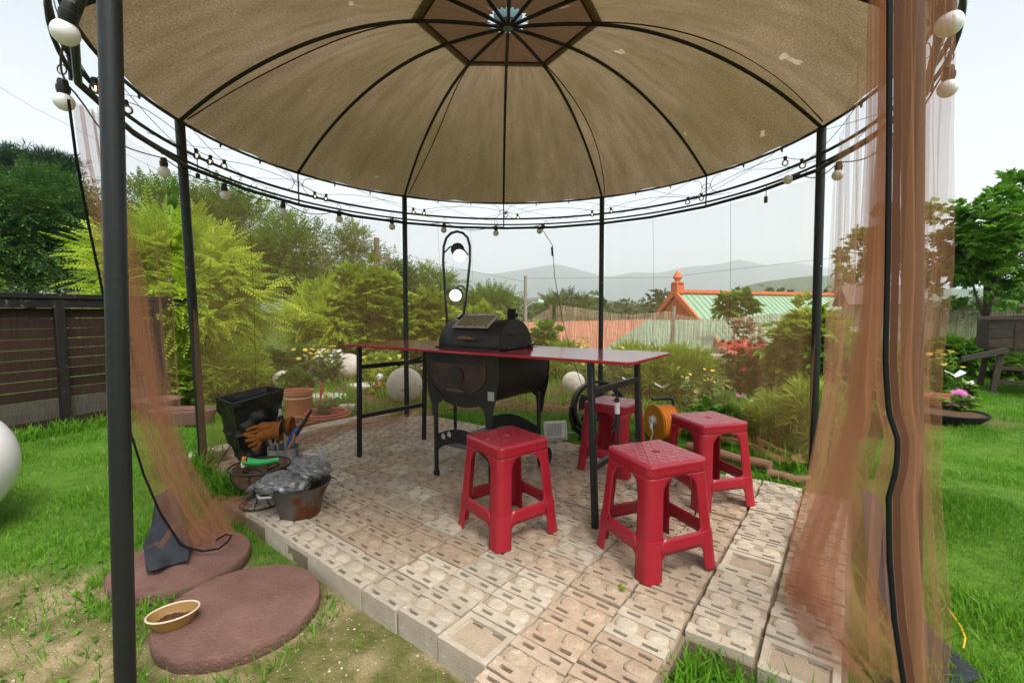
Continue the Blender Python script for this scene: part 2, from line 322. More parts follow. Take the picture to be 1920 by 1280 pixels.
tp = N.new('ShaderNodeBsdfTransparent'); ms = N.new('ShaderNodeMixShader'); L.new(mm.outputs[0], ms.inputs[0]); L.new(tp.outputs[0], ms.inputs[1]); L.new(P.outputs[0], ms.inputs[2]); L.new(ms.outputs[0], N['Material Output'].inputs[0]); MT['reed'] = m
# canopy cloth: weathered brown, algae streaks running down the slope, light patches
def canopymat(name, a, b, green, tr_w):
    m, N, L, P = _new(name); P.inputs['Roughness'].default_value = .9; P.inputs['Specular IOR Level'].default_value = .1
    at = N.new('ShaderNodeAttribute'); at.attribute_name = 'pol'; mp = N.new('ShaderNodeMapping'); mp.inputs['Scale'].default_value = (6, 1.6, 1); L.new(at.outputs['Vector'], mp.inputs[0])
    n1 = N.new('ShaderNodeTexNoise'); n1.inputs['Scale'].default_value = 1.6; n1.inputs['Detail'].default_value = 7; n1.inputs['Roughness'].default_value = .65; L.new(mp.outputs[0], n1.inputs[0])
    r1 = N.new('ShaderNodeValToRGB'); r1.color_ramp.elements[0].position = .30; r1.color_ramp.elements[1].position = .72; r1.color_ramp.elements[0].color = a+(1,); r1.color_ramp.elements[1].color = b+(1,); L.new(n1.outputs[0], r1.inputs[0])
    n2 = N.new('ShaderNodeTexNoise'); n2.inputs['Scale'].default_value = 1.0; n2.inputs['Detail'].default_value = 5; L.new(at.outputs['Vector'], n2.inputs[0]); r2 = N.new('ShaderNodeValToRGB'); r2.color_ramp.elements[0].position = .38; r2.color_ramp.elements[1].position = .72; L.new(n2.outputs[0], r2.inputs[0])
    mx = N.new('ShaderNodeMix'); mx.data_type = 'RGBA'; mm = N.new('ShaderNodeMath'); mm.operation = 'MULTIPLY'; mm.inputs[1].default_value = .75; L.new(r2.outputs[0], mm.inputs[0]); L.new(mm.outputs[0], mx.inputs[0]); L.new(r1.outputs[0], mx.inputs[6]); mx.inputs[7].default_value = green+(1,)
    n3 = N.new('ShaderNodeTexNoise'); n3.inputs['Scale'].default_value = 110; n3.inputs['Detail'].default_value = 3; L.new(at.outputs['Vector'], n3.inputs[0]); hv = N.new('ShaderNodeHueSaturation'); mr = N.new('ShaderNodeMapRange'); mr.inputs[1].default_value = .3; mr.inputs[2].default_value = .7; mr.inputs[3].default_value = .72; mr.inputs[4].default_value = 1.28; L.new(n3.outputs[0], mr.inputs[0]); L.new(mr.outputs[0], hv.inputs['Value']); L.new(mx.outputs[2], hv.inputs['Color'])
    n4 = N.new('ShaderNodeTexNoise'); n4.inputs['Scale'].default_value = 4.2; n4.inputs['Detail'].default_value = 4; L.new(at.outputs['Vector'], n4.inputs[0]); r4 = N.new('ShaderNodeValToRGB'); r4.color_ramp.elements[0].position = .70; r4.color_ramp.elements[1].position = .73; L.new(n4.outputs[0], r4.inputs[0])
    m4 = N.new('ShaderNodeMix'); m4.data_type = 'RGBA'; L.new(r4.outputs[0], m4.inputs[0]); L.new(hv.outputs[0], m4.inputs[6]); m4.inputs[7].default_value = (.45, .355, .25, 1)
    L.new(m4.outputs[2], P.inputs['Base Color'])
    tr = N.new('ShaderNodeBsdfTranslucent'); ms = N.new('ShaderNodeMixShader'); ms.inputs[0].default_value = tr_w; L.new(m4.outputs[2], tr.inputs[0]); L.new(P.outputs[0], ms.inputs[1]); L.new(tr.outputs[0], ms.inputs[2]); L.new(ms.outputs[0], N['Material Output'].inputs[0]); MT[name] = m
canopymat('canopy', (.175, .122, .066), (.295, .212, .128), (.15, .118, .042), .48)
canopymat('canopy_cap', (.13, .072, .038), (.19, .11, .06), (.12, .076, .038), .26)
# ground: lawn soil, sandy bare patch at the front left, bark mulch in the beds
m, N, L, P = _new('ground'); P.inputs['Roughness'].default_value = .95; P.inputs['Specular IOR Level'].default_value = .1
at = N.new('ShaderNodeAttribute'); at.attribute_name = 'zone'; tc = N.new('ShaderNodeTexCoord')
def gcol(a, b, s):
    n = N.new('ShaderNodeTexNoise'); n.inputs['Scale'].default_value = s; n.inputs['Detail'].default_value = 8; n.inputs['Roughness'].default_value = .7; L.new(tc.outputs['Object'], n.inputs[0]); c = N.new('ShaderNodeValToRGB'); c.color_ramp.elements[0].position = .32; c.color_ramp.elements[1].position = .68; c.color_ramp.elements[0].color = a+(1,); c.color_ramp.elements[1].color = b+(1,); L.new(n.outputs[0], c.inputs[0]); return c.outputs[0]
def gmix(f, a, b):
    x = N.new('ShaderNodeMix'); x.data_type = 'RGBA'; L.new(f, x.inputs[0]); L.new(a, x.inputs[6]); L.new(b, x.inputs[7]); return x.outputs[2]
sp = N.new('ShaderNodeSeparateXYZ'); L.new(at.outputs['Vector'], sp.inputs[0])
lawn = gcol((.055, .12, .015), (.12, .22, .03), 12); moss = gcol((.075, .085, .018), (.20, .17, .075), 14); grain = gcol((.22, .16, .085), (.46, .36, .22), 160)
n5 = N.new('ShaderNodeTexNoise'); n5.inputs['Scale'].default_value = 5; n5.inputs['Detail'].default_value = 6; L.new(tc.outputs['Object'], n5.inputs[0]); r5 = N.new('ShaderNodeValToRGB'); r5.color_ramp.elements[0].position = .48; r5.color_ramp.elements[1].position = .66; L.new(n5.outputs[0], r5.inputs[0])
sand = gmix(r5.outputs[0], moss, grain); bed = gcol((.085, .045, .028), (.19, .105, .07), 25); wild = gcol((.05, .085, .022), (.10, .15, .035), .15)
k = gmix(sp.outputs[0], lawn, sand); k = gmix(sp.outputs[1], k, bed); k = gmix(sp.outputs[2], k, wild); L.new(k, P.inputs['Base Color'])
b = N.new('ShaderNodeBump'); b.inputs['Strength'].default_value = .7; b.inputs['Distance'].default_value = .01; nb = N.new('ShaderNodeTexNoise'); nb.inputs['Scale'].default_value = 120; nb.inputs['Detail'].default_value = 4; L.new(tc.outputs['Object'], nb.inputs[0]); L.new(nb.outputs[0], b.inputs['Height']); L.new(b.outputs[0], P.inputs['Normal']); MT['ground'] = m
mat('hill_forest', (.035, .07, .03), .95, c2=(.065, .11, .045), ns=.02, bump=0); mat('hill_far', (.025, .05, .055), .95, c2=(.04, .07, .065), ns=.004)  # far hills: blue of the distance haze is mixed into the base colour
# ------------------------------------------------------------------ ground, hills, haze
rng = np.random.default_rng(7); random.seed(7)
def sstep(a, b, x):
    t = np.clip((x-a)/(b-a), 0, 1); return t*t*(3-2*t)
E1 = np.array([math.cos(R(-37.9)), math.sin(R(-37.9))]); E2 = np.array([-E1[1], E1[0]]); PO = np.array([-.083, -1.495]); BW, BD = .2, .157
def pav(x, y):                          # pavement grid coordinates
    dx, dy = x-PO[0], y-PO[1]; return (dx*E1[0]+dy*E1[1])/BW, (dx*E2[0]+dy*E2[1])/BD
def pav_xy(i, j): return PO+E1*i*BW+E2*j*BD
def on_pave(x, y, m=0.):
    i, j = pav(x, y); c = (i > -13.4-m) & (i < 4.2+m) & (j > -m) & (j < 13.1+m)
    c &= ~((i < -9.6-m) & (j < 1.0-m)); c &= ~((i > 2.15+m) & (j < 3.1-m)); return c
def height(x, y):
    near = -.065+.02*np.sin(x*1.3+.4)*np.cos(y*1.1)*sstep(2.2, 3.5, np.hypot(x, y))
    near = near+.05*sstep(2.0, 4.5, y)-.024*sstep(-.2, -.7, y)*sstep(.9, .1, x)
    fall = -3.4*sstep(7.2, 17, y-.1*x)*sstep(-9, -4, x)-.9*sstep(20, 120, y)
    lift = 1.4*sstep(7, 20, -x)*sstep(-10, 5, y)
    bump = .5*np.sin(x*.03+1)*np.sin(y*.025)*sstep(30, 120, np.hypot(x, y))
    return near+fall+lift+bump
def hz(x, y): return float(height(np.array(float(x)), np.array(float(y))))
rad = np.concatenate([np.arange(0, 9, .11), 9*np.power(1.17, np.arange(1, 48))]); na = 220
ang = np.linspace(0, 2*np.pi, na, endpoint=False)
X = rad[:, None]*np.cos(ang)[None]; Y = rad[:, None]*np.sin(ang)[None]; Z = height(X, Y)
V = np.stack([X, Y, Z], -1).reshape(-1, 3); nr = len(rad)
Fi = []
for i in range(nr-1):
    a = i*na+np.arange(na); b = i*na+(np.arange(na)+1) % na; Fi.append(np.stack([a, a+na, b+na, b], -1))
me = bpy.data.meshes.new('ground'); me.from_pydata(V.tolist(), [], np.concatenate(Fi).tolist()); me.validate()
x, y = V[:, 0], V[:, 1]
wob = .25*np.sin(x*3.1+1)*np.cos(y*2.7)+.12*np.sin(x*7+y*5)
def bed_mask(x, y): return sstep(2.0, 2.5, y+.22*x+.15*np.sin(x*2.3))*sstep(-3.6, -3.2, x)*sstep(5.2, 4.4, x)
def sand_mask(x, y):
    w = .25*np.sin(x*3.1+1)*np.cos(y*2.7)+.12*np.sin(x*7+y*5)
    s = sstep(-.62, -.95, y+.5*w-.16*(x+1.2))*sstep(-3.2, -2.2, x+w)*sstep(.6, .1, x)
    return np.clip(s, 0, 1)
zone = np.stack([sand_mask(x, y), bed_mask(x, y), sstep(6.0, 9.0, np.hypot(x*.8, y))], -1).astype(np.float32)
at = me.attributes.new('zone', 'FLOAT_VECTOR', 'POINT'); at.data.foreach_set('vector', zone.reshape(-1))
me.polygons.foreach_set('use_smooth', [True]*len(me.polygons)); me.materials.append(MT['ground']); me.update()
o = bpy.data.objects.new('ground', me); COL.objects.link(o); tag(o, None, kind='structure')
def noise1(x, seed, oct=5, base=1.):
    g = np.random.default_rng(seed); s = np.zeros_like(x); a = 1.; f = base
    for k in range(oct): s = s+a*np.sin(x*f+g.uniform(0, 6.28))*np.cos(x*f*.61+g.uniform(0, 6.28)); a *= .5; f *= 2.07
    return s
def ridge(name, prof, dist, depth, m, rough, seed, foot=-10):
    xs = np.array([p[0] for p in prof], float); ys = np.array([p[1] for p in prof], float)
    px = np.linspace(xs[0], xs[-1], 260); py = np.interp(px, xs, ys)+noise1(px*.02, seed)*rough
    ths = np.linspace(0, 1, 22); vs = []; g = np.random.default_rng(seed)
    for k, t in enumerate(ths):          # front foot -> crest at t=.6 -> back foot
        D = dist+(t-.6)*depth; hh = math.sin(min(t/.6, 1)*math.pi/2)**1.3 if t <= .6 else 1-((t-.6)/.4)**2
        top = np.array([gy(a, b, dist+CAM[1]) for a, b in zip(px, py)])
        wig = noise1(px*.05+t*3, seed+3, 4)*.06*hh*(1-hh)*4
        vs.append(np.stack([top[:, 0]*D/dist, np.full(len(px), D), foot+(top[:, 2]-foot)*np.clip(hh+wig, 0, 1.0)], -1))
    n = len(px); V = np.concatenate(vs); F = [(k*n+i, k*n+i+1, (k+1)*n+i+1, (k+1)*n+i) for k in range(len(ths)-1) for i in range(n-1)]
    mb = MB(); mb.add(V, F); return tag(obj(name, mb, m, sm=180), None, kind='structure')
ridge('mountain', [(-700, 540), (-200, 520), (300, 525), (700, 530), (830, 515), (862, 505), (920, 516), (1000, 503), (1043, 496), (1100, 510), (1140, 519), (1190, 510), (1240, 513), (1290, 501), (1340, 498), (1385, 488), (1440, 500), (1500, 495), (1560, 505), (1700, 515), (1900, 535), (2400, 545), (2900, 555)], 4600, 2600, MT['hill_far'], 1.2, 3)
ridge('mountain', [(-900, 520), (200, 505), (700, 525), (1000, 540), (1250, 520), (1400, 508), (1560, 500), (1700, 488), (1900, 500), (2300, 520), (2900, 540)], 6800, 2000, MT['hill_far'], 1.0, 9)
ridge('hill', [(1180, 590), (1290, 572), (1370, 552), (1400, 538), (1450, 526), (1500, 520), (1545, 517), (1600, 524), (1660, 538), (1740, 545), (1840, 540), (1920, 530), (2050, 520), (2300, 515), (2800, 540)], 950, 420, MT['hill_forest'], 1.6, 5)
ridge('hill', [(-600, 540), (-100, 530), (500, 545), (800, 552), (950, 560), (1050, 556), (1150, 566), (1300, 580)], 1200, 500, MT['hill_forest'], 1.6, 6)
hb = MB().box((0, 3500, 340), (17000, 12500, 710)); m, N, L, P = _new('haze'); N.remove(P)
vp = N.new('ShaderNodeVolumePrincipled'); vp.inputs['Color'].default_value = (.91, .96, 1, 1); vp.inputs['Density'].default_value = 3.0e-4; vp.inputs['Anisotropy'].default_value = .0; L.new(vp.outputs[0], N['Material Output'].inputs['Volume'])
HAZE = tag(obj('haze', hb, m, sm=0), None, kind='stuff')
# ------------------------------------------------------------------ pavement of upturned concrete blocks
def brick_mesh(name, m, seed, kind='bump'):
    g = random.Random(seed); a, b, H = BW/2-.0032, BD/2-.0030, .115
    bm = bmesh.new()
    def cells(xs, ys, hh):
        nx, ny = len(xs)-1, len(ys)-1
        def q(*p): bm.faces.new([bm.verts.new(v) for v in p])
        for i in range(nx):
            for j in range(ny):
                z = hh[i][j]; q((xs[i], ys[j], z), (xs[i+1], ys[j], z), (xs[i+1], ys[j+1], z), (xs[i], ys[j+1], z))
                for di, dj in ((1, 0), (0, 1)):
                    if i+di < nx and j+dj < ny:
                        z2 = hh[i+di][j+dj]
                        if abs(z2-z) > 1e-6:
                            if di: q((xs[i+1], ys[j], z), (xs[i+1], ys[j], z2), (xs[i+1], ys[j+1], z2), (xs[i+1], ys[j+1], z))
                            else: q((xs[i], ys[j+1], z), (xs[i+1], ys[j+1], z), (xs[i+1], ys[j+1], z2), (xs[i], ys[j+1], z2))
        for j in range(ny):
            q((xs[0], ys[j], hh[0][j]), (xs[0], ys[j+1], hh[0][j]), (xs[0], ys[j+1], -H), (xs[0], ys[j], -H)); q((xs[-1], ys[j+1], hh[-1][j]), (xs[-1], ys[j], hh[-1][j]), (xs[-1], ys[j], -H), (xs[-1], ys[j+1], -H))
        for i in range(nx):
            q((xs[i+1], ys[0], hh[i][0]), (xs[i], ys[0], hh[i][0]), (xs[i], ys[0], -H), (xs[i+1], ys[0], -H)); q((xs[i], ys[-1], hh[i][-1]), (xs[i+1], ys[-1], hh[i][-1]), (xs[i+1], ys[-1], -H), (xs[i], ys[-1], -H))
    j = lambda s: g.uniform(-s, s)
    if kind == 'bump':
        s1, s2 = -.053+j(.003), .045+j(.003); w = .0235+j(.002); bd = .0085
        xs = [-a, s1-w+.006, s1-w, s1+w, s1+w+.006, s2-w-.006, s2-w, s2+w, s2+w+.006, a]; y1 = b*.38
        ys = [-b, -b+.0135, -b+.0145, -b+.0285, -b+.0295, -y1, y1, b-.0295, b-.0285, b-.0145, b-.0135, b]
        hh = [[0.]*11 for _ in range(9)]
        for i in range(9): hh[i][5] = -bd
        for r in (2, 8):
            for c in (2, 6): hh[c][r] = -.034
            for c in (1, 3, 5, 7):
                hh[c][r] = -.0 
        for r in (1, 3, 7, 9): pass
        cells(xs, ys, hh)
        for cx in (-.047+j(.004), .049+j(.004)):          # two low cushions in the sunken band
            n = 12; rx, ry = .036, y1*1.02; rings = []
            for k, (f, z) in enumerate(((1.05, -bd-.001), (.95, -.002+j(.001)), (.72, .0025), (.05, .0038))):
                rings.append([bm.verts.new((cx+rx*f*math.copysign(abs(math.cos(t))**.75, math.cos(t)), min(max(ry*f*math.copysign(abs(math.sin(t))**.8, math.sin(t)), -y1*1.04), y1*1.04), z)) for t in [2*math.pi*q/n for q in range(n)]])
            for k in range(3):
                for q in range(n): bm.faces.new((rings[k][q], rings[k][(q+1) % n], rings[k+1][(q+1) % n], rings[k+1][q]))
            bm.faces.new(rings[3])
    else:
        w = .024; s1, s2 = -.043, .043; r = .02
        xs = [-a, -a+r, s1-w, s1+w, s2-w, s2+w, a-r, a]; ys = [-b, -b+r, -b+r+.010, b-r-.010, b-r, b]
        hh = [[0.]*5 for _ in range(7)]
        for i in range(1, 6):
            for k in range(1, 4): hh[i][k] = -.012
        for c in (2, 4):
            hh[c][1] = -.034; hh[c][3] = -.034
        cells(xs, ys, hh)
    bmesh.ops.remove_doubles(bm, verts=bm.verts, dist=1e-5); bmesh.ops.recalc_face_normals(bm, faces=bm.faces)
    ed = [e for e in bm.edges if len(e.link_faces) == 2 and e.calc_face_angle() > R(50)]
    try: bmesh.ops.bevel(bm, geom=ed, offset=.0019, segments=1, affect='EDGES', clamp_overlap=True)
    except Exception: pass
    for v in bm.verts:                                    # worn, never quite straight
        if v.co.z > -.01: v.co += Vector((j(.0011), j(.0011), j(.0008)))
    for f in bm.faces:
        if f.calc_center_median().z < -.0045 and f.calc_center_median().z > -.03 and f.normal.z > .9: f.material_index = 1
    me = bpy.data.meshes.new(name); bm.to_mesh(me); bm.free(); me.materials.append(m); me.materials.append(MT['sand_fill']); return me
BR = {k: [brick_mesh('brick', MT['brick_'+k], 10*q+n) for n in range(4)] for q, k in enumerate(('pink', 'orange', 'pale', 'grayish'))}
PAN = [brick_mesh('brick', MT['brick_pale'], 99, 'pan'), brick_mesh('brick', MT['brick_grayish'], 98, 'pan')]
pb = MB()
for (i0, i1, j0, j1) in ((-13.4, -9.6, 1, 13.1), (-9.6, 2.15, 0, 13.1), (2.15, 4.2, 3.1, 13.1)):
    c = [pav_xy(i, j) for i, j in ((i0+.03, j0+.05), (i1-.03, j0+.05), (i1-.03, j1-.05), (i0+.03, j1-.05))]; pb.add([(p[0], p[1], -.026) for p in c]+[(p[0], p[1], -.1) for p in c], [(0, 1, 2, 3), (0, 4, 5, 1), (1, 5, 6, 2), (2, 6, 7, 3), (3, 7, 4, 0)])
PAVE = tag(obj('pavement', pb, MT['sand_joint'], sm=0), None, kind='structure')
gb = random.Random(21)
th0 = R(-37.9)
for i in range(-14, 4):
    for j in range(-2, 14):
        sh = {-1: 0, 0: .06, 1: .14, 2: .18, 3: .10}.get(i, .03*math.sin(i*2.1))+(.05 if i < -5 else 0)
        ci, cj = i+.55+(.03 if i >= 2 else 0)+(.03 if i >= 3 else 0), j+.5+sh
        if i < -9 and j < 1: continue
        if i == -14 and j < 1: continue
        if i >= 2 and j < 3: continue
        if j < 0 and i not in (0, 1): continue
        if j == -2: continue
        if j > 12: continue
        p = pav_xy(ci, cj)
        if math.hypot(p[0], p[1]) > 2.05: continue
        edge = (j == 0 and i < 0) or i >= 2 or (i in (-1, -2) and j < 3)
        f = gb.random()
        if (i, j) in ((-1, 0), (3, 3), (2, 6)): me = PAN[0]
        elif gb.random() < .02 and not edge: me = PAN[1]
        elif edge: me = gb.choice(BR['pale' if f < .8 else 'grayish'])
        elif i > -7 and p[1] < .2: me = gb.choice(BR['orange' if f < .35 else 'pink' if f < .92 else 'pale'])
        else: me = gb.choice(BR['pink' if f < .55 else 'grayish' if f < .75 else 'pale'])
        b = bpy.data.objects.new('brick', me); COL.objects.link(b); b.parent = PAVE
        b.location = (p[0]+gb.uniform(-.002, .002), p[1]+gb.uniform(-.002, .002), gb.uniform(-.006, .004)-(.006 if i > 2 else 0))
        b.rotation_euler = (gb.uniform(-.02, .02), gb.uniform(-.02, .02), th0+gb.uniform(-.012, .012)+(math.pi if gb.random() < .5 else 0))
# kerb of the same blocks set on end along the far left side
KB = tag(bpy.data.objects.new('kerb', None), None, kind='structure'); COL.objects.link(KB)
for k in range(10):
    p = pav_xy(-13.95, .7+k*1.272); me = MB().box((0, 0, 0), (.157, .194, .15), ch=.004)
    b = obj('brick', me, MT['brick_pale'], KB); b.location = (p[0], p[1], -.03+gb.uniform(-.004, .004)); b.rotation_euler = (0, 0, th0+gb.uniform(-.02, .02))
# ------------------------------------------------------------------ gazebo
RG = 1.9; ZR = 2.118; A0 = -.0292
PR, PZ = [0, .07, .287, .595, .9, 1.208, 1.547, 1.76, 1.9], [2.668, 2.676, 2.694, 2.701, 2.652, 2.552, 2.385, 2.24, 2.118]
def rad_pt(k, r, z): a = A0+R(30*k); return Vector((r*math.sin(a), r*math.cos(a), z))
def dome_z(r): return float(np.interp(r, PR, PZ))
_rs = np.linspace(0, 1.9, 60); _zs = np.interp(_rs, PR, PZ)
for _ in range(40): _zs[1:-1] = (_zs[:-2]+_zs[1:-1]*2+_zs[2:])/4
def dome_z(r): return float(np.interp(r, _rs, _zs))
GZB = thing('gazebo', 'round black steel gazebo with a weathered brown cloth dome roof', 'gazebo', (0, 0, -.065))
def gpart(n, mb, m, p=None, sm=40): return obj(n, mb, MT[m], p or GZB, sm, world=True)
bases = {-5: gz(237, 1358, -.065), -3: gz(383, 887, -.065), -1: gz(763, 790, -.05), 1: np.array(rad_pt(1, RG, -.05)), 3: gz(1523, 886, -.065), 5: gz(1708, 1310, -.065)}
tops = {-5: gy(197, -370, -1.66), -3: np.array(rad_pt(-3, RG, ZR)), -1: np.array(rad_pt(-1, RG, ZR)), 1: np.array(rad_pt(1, RG, ZR)), 3: np.array(rad_pt(3, RG, ZR)), 5: gy(1714, -327, -1.617)}
for k in (-5, -3, -1, 1, 3, 5):
    b, t = Vector(bases[k]), Vector(tops[k]); r = {5: .0225, 3: .0255, 1: .0235}[abs(k)]
    p = gpart('post', MB().cyl(b, t, r, 24), 'black_steel')
    j = b.lerp(t, .53); gpart('sleeve_joint', MB().tube([j, j+(t-b)*.004], r+.0012, 24), 'black_plain', p)
    gpart('foot_plate', MB().cyl(b, b+Vector((0, 0, .008)), .06, 16), 'black_steel', p)
for k in (-3, 3, -1, 1):
    b, t = Vector(bases[k]), Vector(tops[k]); q = b.lerp(t, .62)+Vector((0, -.026, 0)); gpart('screw', MB().ball(q, .004, 8, 6), 'steel')
for k in range(12):
    pts = [rad_pt(k, r, dome_z(r)) for r in np.linspace(.03, RG, 30)]; gpart('roof_rib', MB().tube(pts, .0105, 8), 'black_steel')
def ringpts(r, z, n=120): return [Vector((r*math.sin(2*math.pi*i/n), r*math.cos(2*math.pi*i/n), z)) for i in range(n)]
for z, r, th in ((ZR, RG, .0095), (1.962, RG, .0095), (1.905, RG, .008)): gpart('ring_rail', MB().tube(ringpts(r, z), th, 8, closed=True), 'black_steel')
# curtain rail: pipes running post to post with a bend half way
cr_ = MB()
for i in range(12): cr_.tube([rad_pt(i, RG-.02, 1.865), rad_pt(i+.5, RG-.05, 1.858), rad_pt(i+1, RG-.02, 1.865)], .0125, 8)
gpart('curtain_rail', cr_, 'black_steel')
for k in range(-6, 6, 2):               # short uprights with wire scrolls half way between the posts
    u = gpart('upright', MB().cyl(rad_pt(k, RG, 1.87), rad_pt(k, RG, ZR), .006, 8), 'black_steel')
    sc = MB()
    for s in (-1, 1):
        c = rad_pt(k, RG, 2.035); tv = Vector((math.cos(A0+R(30*k)), -math.sin(A0+R(30*k)), 0))*s
        sc.tube([c+tv*(.018+.018*math.cos(a))+Vector((0, 0, .018*math.sin(a))) for a in np.linspace(0, 6.28, 14)], .0022, 5)
        sc.tube([c+tv*(.04+.065*(1-math.cos(a)))+Vector((0, 0, .065*math.sin(a))) for a in np.linspace(-1.9, 1.9, 16)], .0022, 5)
    gpart('scroll', sc, 'black_steel', u)
# canopy of six gores, stretched flat between the ribs
def canopy(name, m, r0f, r1, dz, hexin=False, lip=.0, nph=144, nr=16):
    vs, fs, pol = [], [], []
    for i in range(nr+1):
        for j in range(nph):
            ph = 2*math.pi*j/nph; d30 = (math.degrees(ph)+15) % 30-15; d60 = (math.degrees(ph)+30) % 60-30
            ro = r1(d60) if callable(r1) else r1*(math.cos(R(15))/math.cos(R(15)-abs(R(d30))))*.5+r1*.5
            ri = r0f(d60); r = lerp(ri, ro, i/nr)
            flat = 1-(1-math.cos(R(15))/math.cos(R(15-abs(d30))))*.9
            z = dome_z(min(r/max(flat, .9)*1., 1.9))+.016+dz
            if i == nr: z -= lip*(1+.5*math.sin(ph*31))
            z -= .006*math.sin(math.pi*i/nr)*(abs(d30)/15 < .8)*math.sin(math.pi*min(1, (15-abs(d30))/15))*0
            sag = .010*math.sin(ph*9+i*.5)*math.sin(math.pi*i/nr)*(abs(d30)/15)
            a = ph+A0; vs.append((r*math.sin(a), r*math.cos(a), z-sag)); pol.append((ph*1.6, r, 0))
    for i in range(nr):
        for j in range(nph): fs.append((i*nph+j, (i+1)*nph+j, (i+1)*nph+(j+1) % nph, i*nph+(j+1) % nph))
    mb = MB(); mb.add(vs, fs); o = obj(name, mb, MT[m], GZB, 60, world=True)
    at = o.data.attributes.new('pol', 'FLOAT_VECTOR', 'POINT'); at.data.foreach_set('vector', np.array(pol, np.float32).reshape(-1)); return o
def hexr(d60): return .50*math.cos(R(30))/math.cos(R(30-abs(d60)))         # corners on the post ribs
hexm = lambda d60: .50*math.cos(R(30))/math.cos(R(d60))                    # d60 measured from a post rib
canopy('canopy', 'canopy', lambda d: .50*math.cos(R(30))/math.cos(R(abs((d) if True else 0))), 1.915, 0, lip=.012)
canopy('roof_cap', 'canopy_cap', lambda d: .112+.01*math.sin(d*.4), lambda d: .56*math.cos(R(30))/math.cos(R(d)), .010, nph=96, nr=6)
sm_ = MB()
for k in range(-5, 7, 2): sm_.tube([rad_pt(k+.10*math.sin(math.pi*(r-.5)/1.4)+.03, r, dome_z(r)+.006) for r in np.linspace(.5, 1.88, 16)], .004, 5)
gpart('seam', sm_, 'trim_brown')
he = MB(); 
he.tube([rad_pt(i*.2, .50*math.cos(R(30))/math.cos(R(((i*6+30) % 60)-30+0))*1.0, dome_z(.46)+.010) for i in range(60)], .006, 5, closed=True); gpart('vent_hem', he, 'trim_brown')
gpart('hub', MB().lathe([(.001, -.012), (.030, -.012), (.045, -.004), (.045, .03), (.02, .045), (.001, .045)], 20, (0, 0, 2.672)), 'black_steel')
mat('hub_blue', (.25, .36, .40), .5, trans=.4); gpart('hub_cap', MB().lathe([(.001, -.0165), (.026, -.0165), (.030, -.0125)], 20, (0, 0, 2.672)), 'hub_blue')
gpart('top_dome', MB().lathe([(.085, .0), (.075, .03), (.045, .05), (.001, .06)], 24, (0, 0, 2.735)), 'hub_blue')
for k in range(36):                     # ties that hold the cloth to the ring
    if k % 3 == 0: continue
    c = rad_pt(k/3, RG, ZR); t = MB().tube([c+Vector((0, 0, .014*math.cos(a)))+c.normalized()*.014*math.sin(a)*Vector((1, 1, 0)).length/1.4 for a in np.linspace(0, 6.28, 9)], .0035, 5); t.box(c-Vector((0, 0, .02)), (.008, .008, .018)); gpart('tie', t, 'black_plain')
# ------------------------------------------------------------------ net curtains
def edge(pts):
    a = np.array(pts, float)
    def f(t): return gy(np.interp(t, a[:, 0], a[:, 1]), np.interp(t, a[:, 0], a[:, 2]), np.interp(t, a[:, 0], a[:, 3]))
    return f
def ring_edge(k, r=1.9): return lambda t: np.array(rad_pt(k, r, lerp(1.86, -.03, t)))
def curt(name, label, base): return thing(name, label, 'curtain', tuple(base))
def sheet(name, par, m, EA, EB, nf, amp, nu=60, nv=40, ph=0, seed=0, grow=.3):
    def F(u, v):
        p = EA(v)*(1-u)+EB(v)*u; d = (EB(v)-EA(v)); d[2] = 0; d = d/max(np.linalg.norm(d), 1e-6); n = np.array([-d[1], d[0], 0])
        a = amp*(grow+(1-grow)*v)*(math.sin(2*math.pi*nf*u+ph+1.2*math.sin(v*2+seed))+.45*math.sin(2*math.pi*nf*2.3*u+ph*2+v*2.1+seed))
        return p+n*a*min(1, 9*(1-u), 9*u+.15)
    return obj(name, MB().grid(F, nu, nv), MT[m], par, 180, world=True)
PAVW = np.array([0, 0, 1.])
def back_panel(k0, k1, label, nf, seed, pull):
    c = curt('net_curtain', label, rad_pt((k0+k1)/2, 1.86, -.03))
    def F(u, v):
        k = lerp(k0, k1, u); z = lerp(1.86, .03, min(v/.86, 1)); w = max(0, (v-.86)/.14)
        r = 1.945+.018*math.sin(u*nf*6.28+seed+math.sin(v*3+seed))*(.3+.7*v)+.010*math.sin(u*nf*15+seed*2)
        r -= w*pull*(.55+.35*math.sin(u*9+seed)+.2*math.sin(u*23)); z += w*(.035+.03*math.sin(u*31+seed+w*5)+.02*math.sin(u*57+w*9))*(w < 1) - w*.015
        return rad_pt(k, r, max(z, .012))
    obj('net', MB().grid(F, 90, 44), MT['net_back'], c, 180, world=True)
    g = random.Random(seed)
    def H(u, v):                        # gathered hem lying in a heap at the foot
        k = lerp(k0+.05, k1-.05, u); r = 1.90-pull*(.35+.75*v)+.03*math.sin(u*21+seed); z = .012+.045*abs(math.sin(v*5+u*17+seed))*math.sin(math.pi*min(1, max(0, v)))+.012*math.sin(u*40+v*8)
        return rad_pt(k, r, max(z, .008))
    obj('hem', MB().grid(H, 80, 10), MT['net_dense'], c, 180, world=True)
    for q in range(2):
        u = g.uniform(.1, .9); t = MB().tube([rad_pt(lerp(k0, k1, u+.01*math.sin(v*4)), 1.86, lerp(1.86, .05, v)) for v in np.linspace(0, 1, 14)], .0012, 4); obj('seam', t, MT['trim_brown'], c, 180, world=True)
    return c
back_panel(-2.88, -1.02, 'brown net curtain hanging behind the rubbish bag and the left table board', 5, 1, .22)
back_panel(-.98, 1, 'brown net curtain hanging behind the barbecue between two posts', 5, 2.3, .16)
back_panel(1.02, 2.95, 'brown net curtain hanging behind the red stools in front of the red coneflowers', 5, 4.1, .10)
